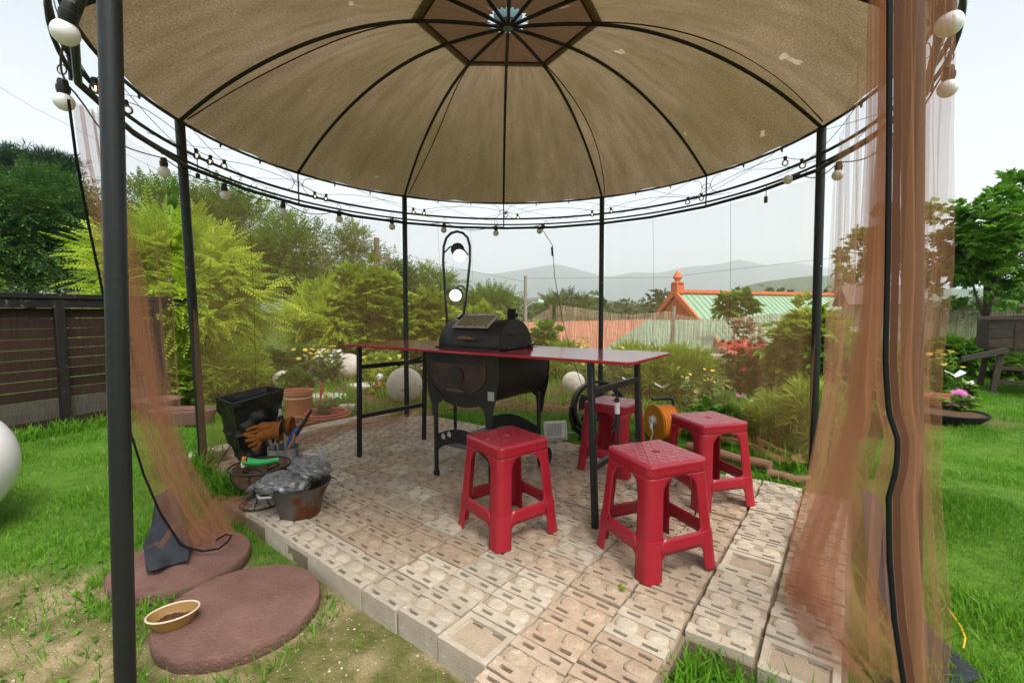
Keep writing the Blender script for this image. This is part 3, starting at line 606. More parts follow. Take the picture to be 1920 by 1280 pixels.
# left curtain, drawn aside, its foot dragged over the round slabs
c = curt('net_curtain', 'brown net curtain with a black zip, its foot dragged over a round red slab', gz(340, 1010, -.03))
zipL = [(0, 136, 190, -1.34), (.10, 150, 300, -1.30), (.28, 172, 420, -1.22), (.42, 197, 540, -1.15), (.55, 222, 680, -1.08), (.66, 247, 800, -1.0), (.76, 275, 890, -.94), (.86, 305, 960, -.90), (.94, 345, 1022, -.86), (1, 385, 1030, -.84)]
foldL = [(0, 190, 215, -1.22), (.10, 205, 300, -1.18), (.28, 232, 420, -1.08), (.42, 255, 540, -1.0), (.55, 282, 680, -.9), (.66, 312, 790, -.82), (.76, 345, 860, -.74), (.86, 385, 915, -.70), (.94, 415, 968, -.69), (1, 433, 1000, -.72)]
zL, fL = edge(zipL), edge(foldL); p2L = lambda t: np.array(rad_pt(-3.06, 1.945, lerp(1.86, .02, t)))
sheet('net', c, 'net', zL, p2L, 4, .02, seed=1)
sheet('fold', c, 'net_dense', zL, fL, 2.5, .03, seed=2, ph=1)
sheet('fold', c, 'net', lambda t: zL(t)+np.array([.03, .05, .01]), lambda t: fL(t)*.97+zL(t)*.03+np.array([.0, .04, .0]), 3.2, .03, seed=5, ph=2)
zt = [zL(t)-np.array([0, .012, 0]) for t in np.linspace(0, 1, 46)]+[gz(x, y, z) for x, y, z in ((410, 1028, .0), (428, 1014, .012), (434, 1003, .03), (424, 1001, .035), (405, 1012, .03))]
zz = MB().tube(zt, .0038, 6); obj('zip', zz, MT['zip_black'], c, 60, world=True)
def hemF(u, v):
    A = [(292, 930, .10), (284, 985, .05), (268, 1020, .012), (275, 1072, .0)]; B = [(335, 905, .12), (345, 975, .06), (360, 1015, .014), (352, 1050, .0)]
    q = v*3; i = min(int(q), 2); f = q-i
    a = [lerp(A[i][n], A[i+1][n], f) for n in range(3)]; b = [lerp(B[i][n], B[i+1][n], f) for n in range(3)]
    s = [lerp(a[n], b[n], u) for n in range(3)]; return gz(s[0], s[1], s[2]+.012*math.sin(u*7)*math.sin(v*8)-.015)
solid(obj('hem', MB().grid(hemF, 12, 24), MT['hem_gray'], c, 180, world=True), .002)
def heapF(u, v):
    p = lerp(np.array(gz(315, 1015, -.02)), np.array(gz(432, 990, -.02)), u)+np.array([.08*(v-.5), .40*(v-.3), 0]); p[2] = -.024+.17*math.sin(math.pi*v)*(.6+.4*math.sin(u*9+v*3))*math.sin(math.pi*min(max(u, .03), .97))+.015*math.sin(u*23+v*14); return p
obj('fold', MB().grid(heapF, 40, 26), MT['net_dense'], c, 180, world=True)
obj('fold', MB().grid(lambda u, v: heapF(u*.9+.05, v*.85+.05)*np.array([1, 1, .7])+np.array([.01, .02, .012*math.sin(u*31+v*19)]), 40, 26), MT['net_dense'], c, 180, world=True)
# right curtain gathered at the near right post
c = curt('net_curtain', 'brown net curtain bunched with a black zip, its foot spilling over pale bricks', gz(1640, 1270, -.03))
zipR = [(0, 1664, -172, -1.70), (.25, 1663, 250, -1.70), (.42, 1660, 500, -1.70), (.52, 1656, 680, -1.70), (.58, 1662, 770, -1.70), (.62, 1680, 825, -1.71), (.66, 1676, 880, -1.72), (.70, 1662, 930, -1.72), (.80, 1664, 1050, -1.72), (.90, 1673, 1160, -1.72), (1, 1694, 1300, -1.72)]
bR = [(0, 1806, -150, -1.66), (.25, 1780, 250, -1.64), (.42, 1774, 500, -1.62), (.52, 1747, 680, -1.62), (.66, 1736, 880, -1.62), (.80, 1752, 1050, -1.60), (.90, 1762, 1160, -1.58), (1, 1748, 1300, -1.56)]
lR = [(0, 1668, -150, -1.66), (.25, 1664, 250, -1.64), (.38, 1655, 430, -1.60), (.50, 1640, 580, -1.52), (.60, 1612, 720, -1.42), (.70, 1580, 830, -1.30), (.80, 1545, 930, -1.18), (.9, 1500, 1040, -1.10), (1, 1476, 1110, -1.12)]
zR, rR, lRf = edge(zipR), edge(bR), edge(lR)
sheet('net', c, 'net', zR, rR, 4.5, .026, seed=3, grow=.8, nu=110)
sheet('net', c, 'net_dense', lRf, lambda t: zR(t)+np.array([.02, .04, 0]), 3, .03, seed=4, grow=.2)
sheet('net', c, 'net_dense', lambda t: lRf(t)+np.array([.02, .02, 0]), lambda t: lRf(t)*.45+zR(t)*.55+np.array([0, .05, 0]), 3.4, .03, seed=11, grow=.3)
def heapR(u, v):
    A = [(1525, 885, .16), (1490, 960, .06), (1478, 1060, .012), (1466, 1120, .012), (1530, 1230, .012), (1620, 1300, -.02)]
    B = [(1640, 900, .42), (1640, 960, .30), (1630, 1050, .16), (1640, 1120, .10), (1680, 1200, .03), (1740, 1300, -.02)]
    q = v*5; i = min(int(q), 4); f = q-i; a = [lerp(A[i][n], A[i+1][n], f) for n in range(3)]; b = [lerp(B[i][n], B[i+1][n], f) for n in range(3)]
    s = [lerp(a[n], b[n], u) for n in range(3)]; p = gz(s[0], s[1], s[2]); p[2] += (.03*math.sin(u*11+v*7)+.018*math.sin(u*23-v*13))*math.sin(math.pi*min(1, u*1.05+.02)); p[2] = max(p[2], .008 if v < .8 else -.04); return p
obj('fold', MB().grid(heapR, 36, 50), MT['net_dense'], c, 180, world=True)
obj('fold', MB().grid(lambda u, v: heapR(.08+.8*u, .1+.85*v)+np.array([-.01, .03, .02+.02*math.sin(u*13+v*15)]), 30, 40), MT['net_dense'], c, 180, world=True)
obj('fold', MB().grid(lambda u, v: heapR(.15+.85*u, .2+.8*v)+np.array([.02, .02, .03+.02*math.sin(u*17+v*9)]), 30, 40), MT['net'], c, 180, world=True)
def strand(x0, x1, sd): return MB().grid(lambda u, v: gy(np.interp(v, (0, .35, .7, 1), (x0, x0-6, x1+14, x1))+(u-.5)*np.interp(v, (0, .6, 1), (10, 9, 16)), lerp(262, 885, v), -.55+.03*math.sin(u*9+sd+v*5)), 8, 30)
obj('fold', strand(1612, 1556, 1), MT['net_dense'], c, 180, world=True); obj('fold', strand(1580, 1562, 4), MT['net_dense'], c, 180, world=True)
sheet('net', c, 'net', lambda t: np.array(rad_pt(3.06, 1.945, lerp(1.86, .05, t))), lambda t: lRf(t)+np.array([.03, .04, 0]), 5, .03, seed=8)
zt = [zR(t)-np.array([0, .008, 0]) for t in np.linspace(0, 1, 60)]; zz = MB(); 
zz.grid(lambda u, v: zR(v)+np.array([(u-.5)*.011, -.006, 0]), 3, 60); solid(obj('zip', zz, MT['zip_black'], c, 60, world=True), .004)
zz = MB().grid(lambda u, v: zR(v)+np.array([.012+u*.018, -.002, 0]), 2, 60); obj('zip_tape', zz, MT['trim_brown'], c, 60, world=True)
def hemR(u, v):
    A = [(1612, 905, .05), (1622, 1000, .03), (1640, 1100, .012), (1690, 1200, -.03), (1760, 1290, -.045)]; B = [(1655, 940, .06), (1665, 1030, .035), (1700, 1120, .0), (1760, 1195, -.035), (1850, 1270, -.045)]
    q = v*4; i = min(int(q), 3); f = q-i; a = [lerp(A[i][n], A[i+1][n], f) for n in range(3)]; b = [lerp(B[i][n], B[i+1][n], f) for n in range(3)]
    s = [lerp(a[n], b[n], u) for n in range(3)]; return gz(s[0], s[1], s[2]+.008*math.sin(u*5+v*11))
solid(obj('hem', MB().grid(hemR, 10, 30), MT['hem_gray'], c, 180, world=True), .002)
# ------------------------------------------------------------------ bulb strings
def on_ring(x, y, r, far=True):
    d = ray(x, y); a = d[0]**2+d[1]**2; b = 2*(CAM[0]*d[0]+CAM[1]*d[1]); cc = CAM[0]**2+CAM[1]**2-r*r; D = max(b*b-4*a*cc, 0); t = (-b+(math.sqrt(D) if far else -math.sqrt(D)))/(2*a); return CAM+d*t
SL = thing('string_light', 'string of white opal globe bulbs looped under the gazebo curtain rail', 'string lights', (0, 0, 1.8))
gp_, soc = MB().ball((0, 0, -.052), .030, 18, 12), MB().lathe([(.001, .022), (.013, .022), (.016, .012), (.016, .002), (.020, 0), (.020, -.014), (.017, -.026), (.001, -.026)], 14)
hk = MB().tube([Vector((.016*math.sin(a), 0, .036+.016*(1-math.cos(a)))) for a in np.linspace(.3, 5.9, 12)], .0022, 5)
ob = []
for (x, y, kind, tilt) in ((132, 62, 'n', .35), (120, 190, 't', .1), (308, 322, 'f', .1), (421, 366, 'f', 0), (531, 397, 'f', .1), (636, 411, 'f', 0), (735, 425, 'f', 0), (833, 431, 'f', .1), (930, 437, 'f', 0), (1018, 435, 'f', .7), (1492, 346, 'f', 1.2), (1572, 328, 'f', 0), (1690, 262, 'f', .2), (1777, 165, 't', -.1), (1772, 45, 'n', -.3)):
    if kind == 'n': p = gy(x, y, -1.52)
    elif kind == 't': p = gy(x, y, -1.10)
    else: p = on_ring(x, y, 1.88)
    p = Vector(p)+Vector((0, 0, .052)); ob.append(p)
    b = obj('bulb', gp_, MT['opal'], SL, 180); b.location = p-SL.location; b.rotation_euler = (.1, tilt, 0); obj('socket', soc, MT['wire_brown'] if kind == 'f' else MT['black_plain'], b); obj('hook', hk, MT['wire_black'], b)
cab = MB(); 
for a, b in zip(ob[:-1], ob[1:]):
    if (a-b).length > 1.6: continue
    n = 12; pts = []
    for i in range(n+1):
        t = i/n; p = a.lerp(b, t); h = math.hypot(p.x, p.y); s = (1.88/h if h > .1 else 1); f = math.sin(math.pi*t); p.x *= lerp(1, s, f); p.y *= lerp(1, s, f); p.z += .02-.055*f*(1 if (int(a.x*37) % 2) else .5); pts.append(p)
    obj('cable', MB().tube(pts, .0032, 5), MT['wire_brown'], SL, 180, world=True)
ks = [on_ring(1018, 432, 1.88), on_ring(1036, 460, 1.88), on_ring(1040, 520, 1.88), on_ring(1055, 600, 1.9), on_ring(1070, 660, 1.92), on_ring(1092, 725, 1.95)]
obj('drop_cable', MB().tube([Vector(p) for p in ks], .0035, 5), MT['wire_brown'], SL, 180, world=True)
obj('plug', MB().cyl(Vector(on_ring(1035, 463, 1.88)), Vector(on_ring(1036, 480, 1.88)), .011, 8), MT['wire_brown'], SL, 40, world=True)
pl = Vector(on_ring(1436, 372, 1.87)); obj('plug', MB().cyl(pl-Vector((0, 0, .03)), pl+Vector((0, 0, .012)), .012, 8).tube([pl, pl+Vector((0, 0, .09))], .003, 5), MT['wire_brown'], SL, 40, world=True)
pl = Vector(on_ring(371, 330, 1.87)); obj('plug', MB().cyl(pl-Vector((0, 0, .01)), pl+Vector((0, 0, .012)), .012, 8).tube([pl, pl+Vector((0, 0, .1))], .003, 5), MT['wire_black'], SL, 40, world=True)
CS = thing('string_light', 'string of small clear filament bulbs strung in pairs along the gazebo rings', 'string lights', (0, 0, 1.95))
gl_ = MB().ball((0, 0, -.038), .021, 16, 10); s2 = MB().cyl((0, 0, .004), (0, 0, -.022), .011, 10); fl = MB().cyl((0, 0, -.028), (0, 0, -.044), .0028, 6)
cb = []
for (x, y) in ((178, 166), (236, 205), (368, 292), (395, 304), (421, 312), (590, 369), (612, 373), (775, 398), (796, 400), (948, 404), (970, 408), (1110, 402), (1145, 397), (1290, 379), (1315, 372), (1472, 305), (1503, 310)):
    p = Vector(on_ring(x, y, 1.87) if x > 150 else gy(x, y, -1.2))+Vector((0, 0, .036)); cb.append(p)
    b = obj('bulb', gl_, MT['bulb_glass'], CS, 180); b.location = p-CS.location; b.rotation_euler = (random.uniform(-.2, .2), random.uniform(-.2, .2), 0); obj('socket', s2, MT['black_plain'], b); obj('filament', fl, MT['filament'], b)
cab = MB()
for a, b in zip(cb[:-1], cb[1:]):
    pts = []
    for i in range(13):
        t = i/12; p = a.lerp(b, t); h = math.hypot(p.x, p.y); f = math.sin(math.pi*t); s = lerp(1, 1.87/h, f); p.x *= s; p.y *= s; p.z += .05*f if (a-b).length > .3 else -.005*f; pts.append(p)
    cab.tube(pts, .002, 5)
for q in range(26):                      # loose wires criss-crossing between the rings
    k = -4.8+q*.37; z0 = ZR-.01 if q % 2 else 1.93; z1 = 1.93 if q % 2 else ZR-.01; obj('loose_wire', MB().tube([rad_pt(k+f*.75, RG-.012+.01*math.sin(q+f*3), lerp(z0, z1, f)-.02*math.sin(math.pi*f)*(q % 3)) for f in np.linspace(0, 1, 7)], .0017, 4), MT['wire_black'], CS, 180, world=True)
obj('cable', cab, MT['wire_black'], CS, 180, world=True)
# ------------------------------------------------------------------ red plastic stools
def make_stool():
    s = thing('stool', 'x', 'stool'); H = .435; m = MT['red_plastic']
    def half(z): return lerp(.172, .139, z/H)
    N_ = 76
    def seat(u, v):
        a, b = u*2-1, v*2-1; hs_ = .1415; x, y = a*hs_, b*hs_
        rc = .026; ex, ey = max(abs(x)-(hs_-rc), 0), max(abs(y)-(hs_-rc), 0); d = math.hypot(ex, ey)
        if d > rc: x -= math.copysign(ex*(1-rc/d), x); y -= math.copysign(ey*(1-rc/d), y)
        z = H; e = max(abs(a), abs(b)); z -= .007*max(0, (e-.94)/.06)**2
        p, q = (x*1.0+y*.62)/.046, (x*1.0-y*.62)/.046
        if e < .92:
            g = min(abs(p-round(p)), abs(q-round(q)))
            if g < .07: z += .0013
        r = math.hypot(x, y)
        if r < .0165: z = H-.016
        return (x, y, z)
    st = obj('seat', MB().grid(seat, N_, N_), MT['red_seat'], s, 35)
    def ring(z, o=0.):                                       # rounded-square outline
        h = half(z)+o; r = .03; out = []
        for cx, cy, a0 in ((1, 1, 0), (-1, 1, 90), (-1, -1, 180), (1, -1, 270)):
            for k in range(7): a = R(a0+15*k); out.append((cx*(h-r)+r*math.cos(a), cy*(h-r)+r*math.sin(a), z))
        return out
    lv = [(H-.0065, .0028), (H-.012, .0042), (H-.018, .0025), (H-.026, .0012), (H-.038, .0008), (H-.052, .0)]
    vs = []; fs = []
    for z, o in lv: vs += ring(z, o)
    n = 28
    for i in range(len(lv)-1):
        for k in range(n): fs.append((i*n+k, (i+1)*n+k, (i+1)*n+(k+1) % n, i*n+(k+1) % n))
    solid(obj('apron', MB().add(vs, fs), m, s, 40), .0012, -1)
    ZA, ZB, ZS0, ZS1 = H-.052, .0, .098, .158                # apron foot, floor, stretcher foot and top
    zs = [0, .004, .03, .07, .082, .090, .095, .0985, .12, .151, .1525, .158, .1595, .163, .17, .2, .26, .31, .33, .348, .362, .372, .378, ZA]
    def wd(z):
        w = lerp(.070, .066, z/H)
        for zc, s_, h in ((ZS0, -1, .026), (ZS1, 1, .012), (ZA, -1, .062)):
            d = (z-zc)*s_
            if 0 <= d < h: t = 1-d/h; w += h*.95*(1-math.sqrt(max(0, 1-t*t)))
        return w
    for (cx, cy) in ((1, 1), (-1, 1), (-1, -1), (1, -1)):
        def F(u, v):
            q = v*(len(zs)-1); i = min(int(q), len(zs)-2); z = lerp(zs[i], zs[i+1], q-i); h = half(z)+(.0032 if z < .1515 else .0004)+(.002 if z < .005 else 0); w = wd(z); r = .030
            k = u*12
            if k <= 3: p = (lerp(h-w, h-r, k/3), h)
            elif k >= 9: p = (h, lerp(h-r, h-w, (k-9)/3))
            else: a = R(90-(k-3)*15); p = (h-r+r*math.cos(a), h-r+r*math.sin(a))
            return (p[0]*cx, p[1]*cy, z)
        mb = MB().grid(F, 12, len(zs)-1)
        if cx*cy < 0: mb.f = [f[::-1] for f in mb.f]
        solid(obj('leg', mb, m, s, 40), .0035, 1)
    for q in range(4):
        def F(u, v):
            z = lerp(ZS0, ZS1, v); h = half(z)+.0005; w = wd(max(z, ZS0+.027))-.008; x = lerp(-(h-w), h-w, u); z2 = z+(.012*(1-(abs(u*2-1))**3*0) if 0 else 0); p = Matrix.Rotation(R(90*q), 3, 'Z') @ Vector((x, -h, z)); return p
        solid(obj('stretcher', MB().grid(F, 10, 3), m, s, 40), .0035, 1)
    return s
ST = make_stool()
gp2 = 'red plastic stools'
for i, (x, y, rz, lb, sc) in enumerate(((-.014, -.672, 36.6, 'dark red plastic stool in front of the barbecue, in line with its legs', 1), (.598, -.917, 21.5, 'faded red plastic stool with a pale sheen, in front of the table leg frame', 1.0), (.672, .135, 50, 'red plastic stool tucked behind the table legs beside the fan', 1), (1.075, -.335, 14, 'red plastic stool standing by the log edging past the orange cable reel', 1))):
    s = ST if i == 0 else copy_tree(ST); s.location = (x, y, .001); s.rotation_euler = (0, 0, R(rz)); tag(s, lb, 'stool', gp2)
# ------------------------------------------------------------------ table and barbecue (shared local frame)
OG = (-.153, .049); TH = R(-36.2)
tb = thing('folding_table', 'long red table on black steel legs, its boards set round the barbecue', 'table', (OG[0], OG[1], 0), TH)
def rrect(x0, x1, y0, y1, r, corners=(1, 1, 1, 1)):
    out = []
    for (cx, cy, a0, on) in ((x0, y0, 180, corners[0]), (x1, y0, 270, corners[1]), (x1, y1, 0, corners[2]), (x0, y1, 90, corners[3])):
        if not on: out.append((cx, cy)); continue
        for k in range(6): a = R(a0+18*k); out.append((cx+(r if cx == x0 else -r)+r*math.cos(a), cy+(r if cy == y0 else -r)+r*math.sin(a)))
    return out
ZT = .777
for nm, x0, x1, y0, y1, co in (('tabletop', -1.06, -.281, -.30, .30, (1, 0, 0, 1)), ('tabletop', .261, 1.055, -.30, .30, (0, 1, 1, 0)), ('shelf', -.278, .258, -.30, -.165, (0, 0, 0, 0)), ('shelf', -.278, .258, .225, .30, (0, 0, 0, 0))):
    o = obj(nm, MB().prism(rrect(x0, x1, y0, y1, .05, co), .014), MT['table_red'], tb, 30); o.location = (0, 0, ZT)
    md = o.modifiers.new('b', 'BEVEL'); md.width = .003; md.segments = 2; md.limit_method = 'ANGLE'; md.angle_limit = R(50)
TI = Matrix.Rotation(-TH, 3, 'Z')
def tl(p): return TI @ (Vector((p[0], p[1], p[2]))-Vector((OG[0], OG[1], 0)))
for (a, ta, b, tb_, sg) in (((1116, 990), (1103, 677), (1200, 920), (1191, 673), 1), ((674, 856), (684, 648), (795, 824), (801, 660), -1)):
    pa, pb_ = tl(gz(*a)), tl(gz(*b)); qa, qb = Vector((pa.x-.03*sg, pa.y+.0, ZT-.002)), Vector((pb_.x-.03*sg, pb_.y, ZT-.002))
    for p, q in ((pa, qa), (pb_, qb)): obj('leg', MB().bar(p, q, .028, .028, .003, up=(1, 0, 0)), MT['black_steel'], tb)
    for f0, f1 in ((.37, .37), (.82, .82)):
        obj('crossbar', MB().bar(pa.lerp(qa, f0), pb_.lerp(qb, f1), .022, .03, .002), MT['black_steel'], tb)
    if sg > 0:
        m0, m1 = pa.lerp(qa, .80).lerp(pb_.lerp(qb, .80), .5), pa.lerp(qa, .38).lerp(pb_.lerp(qb, .38), .5)
        sr = obj('gas_strut', MB().tube([m0, m0.lerp(m1, .15), m0.lerp(m1, .16), m0.lerp(m1, .62), m0.lerp(m1, .63), m1], [.006, .006, .013, .013, .006, .006], 10), MT['black_plain'], tb); obj('label_band', MB().cyl(m0.lerp(m1, .22), m0.lerp(m1, .40), .0135, 10), MT['white_plastic'], sr)
    else:
        m0 = pa.lerp(qa, .80).lerp(pb_.lerp(qb, .80), .6); obj('brace', MB().bar(m0+Vector((0, -.02, 0)), Vector((-.32, -.05, ZT-.01)), .006, .018, 0), MT['grill_rust'], tb)
gr = thing('barbecue_grill', 'black barrel charcoal barbecue with a chimney, rusty ash door and small wheels', 'barbecue', (OG[0], OG[1], 0), TH)
HWG = .282
def uprof(n=24, hw=HWG, zt=.772, zs=.655, zb=.455):
    return [(-hw, zt), (-hw, zs)]+[(-hw*math.cos(math.pi*k/n), zs-(zs-zb)*math.sin(math.pi*k/n)**.92) for k in range(1, n)]+[(hw, zs), (hw, zt)]
up_ = uprof()
def plate(poly, y, t): return MB().add([(x, y, z) for x, z in poly]+[(x, y+t, z) for x, z in poly], [tuple(range(len(poly))), tuple(range(len(poly), 2*len(poly)))[::-1]]+[(i, i+len(poly), (i+1) % len(poly)+len(poly), (i+1) % len(poly)) for i in range(len(poly))])
obj('front_plate', plate(up_, -.224, .008), MT['grill_soot'], gr, 30)
obj('back_plate', plate(up_, .300, .008), MT['grill_black'], gr, 30)
inn = uprof(hw=HWG-.004, zb=.459); obj('firebox', MB().add([(x, -.216, z) for x, z in inn]+[(x, .30, z) for x, z in inn], [(i, i+1, i+1+len(inn), i+len(inn)) for i in range(len(inn)-1)]), MT['grill_soot'], gr, 40)
dw = .215; dp = [(-dw, .712), (-dw, .655)]+[(-dw*math.cos(math.pi*k/18), .650-.118*math.sin(math.pi*k/18)) for k in range(1, 18)]+[(dw, .655), (dw, .712)]
dp = [(x-.02, z) for x, z in dp]
dr = obj('ash_door', plate(dp, -.231, .006), MT['grill_rust'], gr, 30)
MY = Matrix.Rotation(R(90), 3, 'X')
dm = obj('damper', MB().lathe([(.001, .006), (.044, .006), (.046, 0), (.046, -.002)], 28, (-.012, -.233, .642), M=MY), MT['grill_black'], dr)
obj('damper_opening', MB().lathe([(.001, .0), (.047, .0)], 24, (-.026, -.2325, .640), M=MY), MT['black_plain'], dr, 0)
for q in (-1, 1): obj('bolt', MB().ball((-.012+.03*q, -.240, .642+.034*q*-1), .005, 8, 6), MT['grill_rust'], dr)
obj('door_handle', MB().tube([(-.085, -.236, .560), (-.080, -.262, .560), (-.05, -.268, .561), (-.01, -.269, .561), (.03, -.268, .558), (.055, -.262, .556), (.06, -.236, .555)], [.004, .005, .0095, .011, .0095, .005, .004], 10), MT['plank_gray'], dr)
# corner gussets run down into the legs
for (x, sg) in ((-.215, -1), (.215, 1)):
    for y, nm in ((-.226, 'f'), (.302, 'b')):
        g_ = [(x-.012, .43), (x+.012, .43), (x+.018, .46), (x+.05, .53), (HWG*.99, .60), (HWG*.99, .64), (x-.06, .52), (x-.03, .47)] if sg > 0 else [(x-.012, .43), (x+.012, .43), (x+.03, .47), (x+.06, .52), (-HWG*.99, .64), (-HWG*.99, .60), (x-.05, .53), (x-.018, .46)]
        if sg > 0: g_ = [(x-.014, .36), (x+.014, .36), (x+.025, .45), (x+.05, .53), (HWG*.99, .61), (x-.09, .49), (x-.04, .46)]
        else: g_ = [(x-.014, .38), (x+.014, .38), (x+.035, .46), (x+.09, .49), (-HWG*.99, .61), (x-.05, .53), (x-.025, .45)]
        obj('gusset', plate(g_, y-.004 if nm == 'f' else y+.007, .003), MT['grill_black'], gr, 30)
obj('maker_plate', MB().box((.232, -.232, .545), (.045, .003, .05)), MT['steel'], gr, 0)
for x in (-.215, .215):
    l = obj('leg', MB().cyl((x, -.218, .03), (x, -.218, .50), .0135, 12), MT['grill_black'], gr); obj('rubber_foot', MB().lathe([(.001, 0), (.019, 0), (.0195, .028), (.0165, .034), (.001, .034)], 14, (x, -.218, .0)), MT['black_rubber'], l)
for x in (-.215, .215):
    l = obj('leg', MB().cyl((x, .285, .06), (x, .285, .50), .0135, 12), MT['grill_black'], gr); xo = x+.045
    MX = Matrix.Rotation(R(90), 3, 'Y'); w = obj('wheel', MB().lathe([(.018, -.012), (.05, -.012), (.055, -.017), (.062, -.018), (.068, -.014), (.07, 0), (.068, .014), (.062, .018), (.055, .017), (.05, .012), (.018, .012)], 32, (xo, .285, .071), M=MX), MT['black_rubber'], l)
    obj('axle', MB().cyl((x, .285, .071), (xo+.03, .285, .071), .010, 10), MT['grill_rust'], w)
    for k in range(6): a = k*math.pi/3; obj('spoke', MB().bar((xo+.012, .285+.015*math.cos(a), .071+.015*math.sin(a)), (xo+.012, .285+.05*math.cos(a), .071+.05*math.sin(a)), .006, .012), MT['black_plain'], w)
def arch(y, x0, x1, z0, z1):
    n = 16; top = [(lerp(x0, x1, k/n), z0+.075+.055*math.sin(math.pi*k/n)) for k in range(n+1)]; bot = [(lerp(x0, x1, k/n), z0-.03+.075*math.sin(math.pi*k/n)**.8) for k in range(n+1)]; return plate(bot+top[::-1], y, .004)
for y, z in ((-.222, .19), (.283, .19)):
    p = obj('arched_plate', arch(y, -.205, .205, z, z), MT['grill_black'], gr, 30)
    if y < 0:
        for cx in (-.15, -.10): obj('cut_out', MB().prism([(-.014, -.012), (.014, -.016), (.016, .004), (0, .02), (-.012, .012)], .0015, M=MY, c=(cx, -.2225, .258+.02*(cx+.15)/.05)), MT['cable_gray'], p, 0)
obj('ash_shelf', MB().box((0, .03, .205), (.41, .48, .004)), MT['grill_black'], gr, 0)
# lid: half barrel lying across the box
LR, LV, LX0, LX1, LZ = .172, .028, -.255, .215, .792
ld = obj('lid', MB().grid(lambda u, v: (lerp(LX0, LX1, u), LV-LR*math.cos(math.pi*v), LZ+LR*math.sin(math.pi*v)**.95), 4, 32), MT['grill_black'], gr, 60); solid(ld, .004)
for x, sx in ((LX0, -1), (LX1, 1)):
    pl_ = [(LV-LR*math.cos(math.pi*k/24), LZ+LR*math.sin(math.pi*k/24)**.95) for k in range(25)]; mb = MB(); mb.add([(x+sx*.002, a, b) for a, b in pl_]+[(x-sx*.004, a, b) for a, b in pl_], [tuple(range(25))[::-sx], tuple(range(25, 50))[::sx]]+[(i, i+1, i+26, i+25) for i in range(24)]); obj('end_cap', mb, MT['grill_black'], ld, 30)
obj('rim', MB().bar((LX0-.02, LV-LR-.006, LZ+.003), (LX1+.01, LV-LR-.006, LZ+.003), .01, .012), MT['grill_black'], ld, 0)
obj('lid_handle', MB().tube([(-.075, LV-.165, .853), (-.072, LV-.195, .855), (-.05, LV-.204, .857), (-.015, LV-.206, .858), (.02, LV-.204, .857), (.045, LV-.195, .855), (.048, LV-.163, .853)], [.005, .006, .0105, .012, .0105, .006, .005], 10), MT['old_wood_handle'], ld)
WM = Matrix.Rotation(R(33), 3, 'X'); wc = Vector((-.025, LV-.075, LZ+.162))
fr = MB()
wf = obj('window_frame', MB().box(wc, (.285, .155, .006), ch=.002, M=WM), MT['grill_black'], ld, 30)
obj('window_pane', MB().box(wc+WM @ Vector((0, 0, .0042)), (.24, .112, .003), M=WM), MT['mesh_steel'], wf, 0)
for a, b, w_, h_ in ((0, .067, .285, .02), (0, -.067, .285, .02), (.132, 0, .02, .115), (-.132, 0, .02, .115)): obj('frame_bar', MB().box(wc+WM @ Vector((a, b, .006)), (w_-.001, h_-.001, .006), ch=.001, M=WM), MT['steel'], wf, 30)
for a in (-.125, -.04, .04, .125):
    for b in (-.066, .066): obj('bolt', MB().ball(wc+WM @ Vector((a, b, .010)), .004, 8, 6), MT['grill_rust'], wf)
gq = Vector((-.19, LV-.035, LZ+.165)); obj('gauge', MB().lathe([(.001, .018), (.021, .018), (.024, .014), (.022, .0), (.008, -.004), (.006, -.03), (.001, -.03)], 20, gq+Vector((0, 0, .02)), M=Matrix.Rotation(R(38), 3, 'X') @ Matrix.Rotation(R(-15), 3, 'Y')), MT['grill_black'], ld)
obj('gauge_glass', MB().lathe([(.001, .0192), (.0195, .0192)], 20, gq+Vector((0, 0, .02)), M=Matrix.Rotation(R(38), 3, 'X') @ Matrix.Rotation(R(-15), 3, 'Y')), MT['white_plastic'], ld, 0)
ch = obj('chimney', MB().lathe([(.027, -.03), (.0275, .085), (.029, .087), (.026, .089), (.024, .06)], 24, (.125, LV+.085, LZ+.150)), MT['grill_black'], ld)
obj('wing_nut', MB().cyl((.15, LV+.085, LZ+.20), (.175, LV+.07, LZ+.20), .004, 8), MT['grill_black'], ch); obj('wing', MB().bar((.17, LV+.073, LZ+.187), (.18, LV+.068, LZ+.215), .008, .004), MT['grill_black'], ch)
obj('hinge_bar', MB().cyl((LX1+.006, LV-.06, LZ+.085), (LX1+.006, LV+.15, LZ+.085), .004, 8), MT['grill_black'], ld)
for (x, y) in ((LX1+.03, LV-.12), (LX1+.045, .12)): obj('catch', MB().box((x, y, ZT+.026), (.03 if y > 0 else .015, .022, .024 if y > 0 else .014), ch=.002), MT['grill_black'], gr)
# ------------------------------------------------------------------ lamp arch behind the barbecue
lp = thing('garden_lamp', 'tall black loop-shaped lamp with two lit white globes behind the barbecue', 'lamp', tuple(gz(854, 838, -.02)))
LY = lp.location.y
def L_(x, y): return Vector(gy(x, y, LY))
arc = [L_(842, 690), L_(839, 615), L_(834, 540), L_(831, 490), L_(832, 462), L_(837, 446), L_(846, 437), L_(857, 434), L_(868, 437), L_(877, 446), L_(881, 462), L_(881, 490), L_(876, 540), L_(868, 600), L_(864, 690)]
obj('loop_frame', MB().tube(arc, .0095, 10), MT['black_steel'], lp, 60, world=True)
b0 = Vector(lp.location); obj('pole', MB().tube([b0, L_(853, 705), L_(853, 690)], .013, 12), MT['black_steel'], lp, 60, world=True); obj('bracket', MB().bar(L_(840, 690), L_(866, 690), .018, .018), MT['black_steel'], lp, 30, world=True); obj('base', MB().lathe([(.001, .012), (.09, .012), (.10, 0), (.001, 0)], 20), MT['black_steel'], lp)
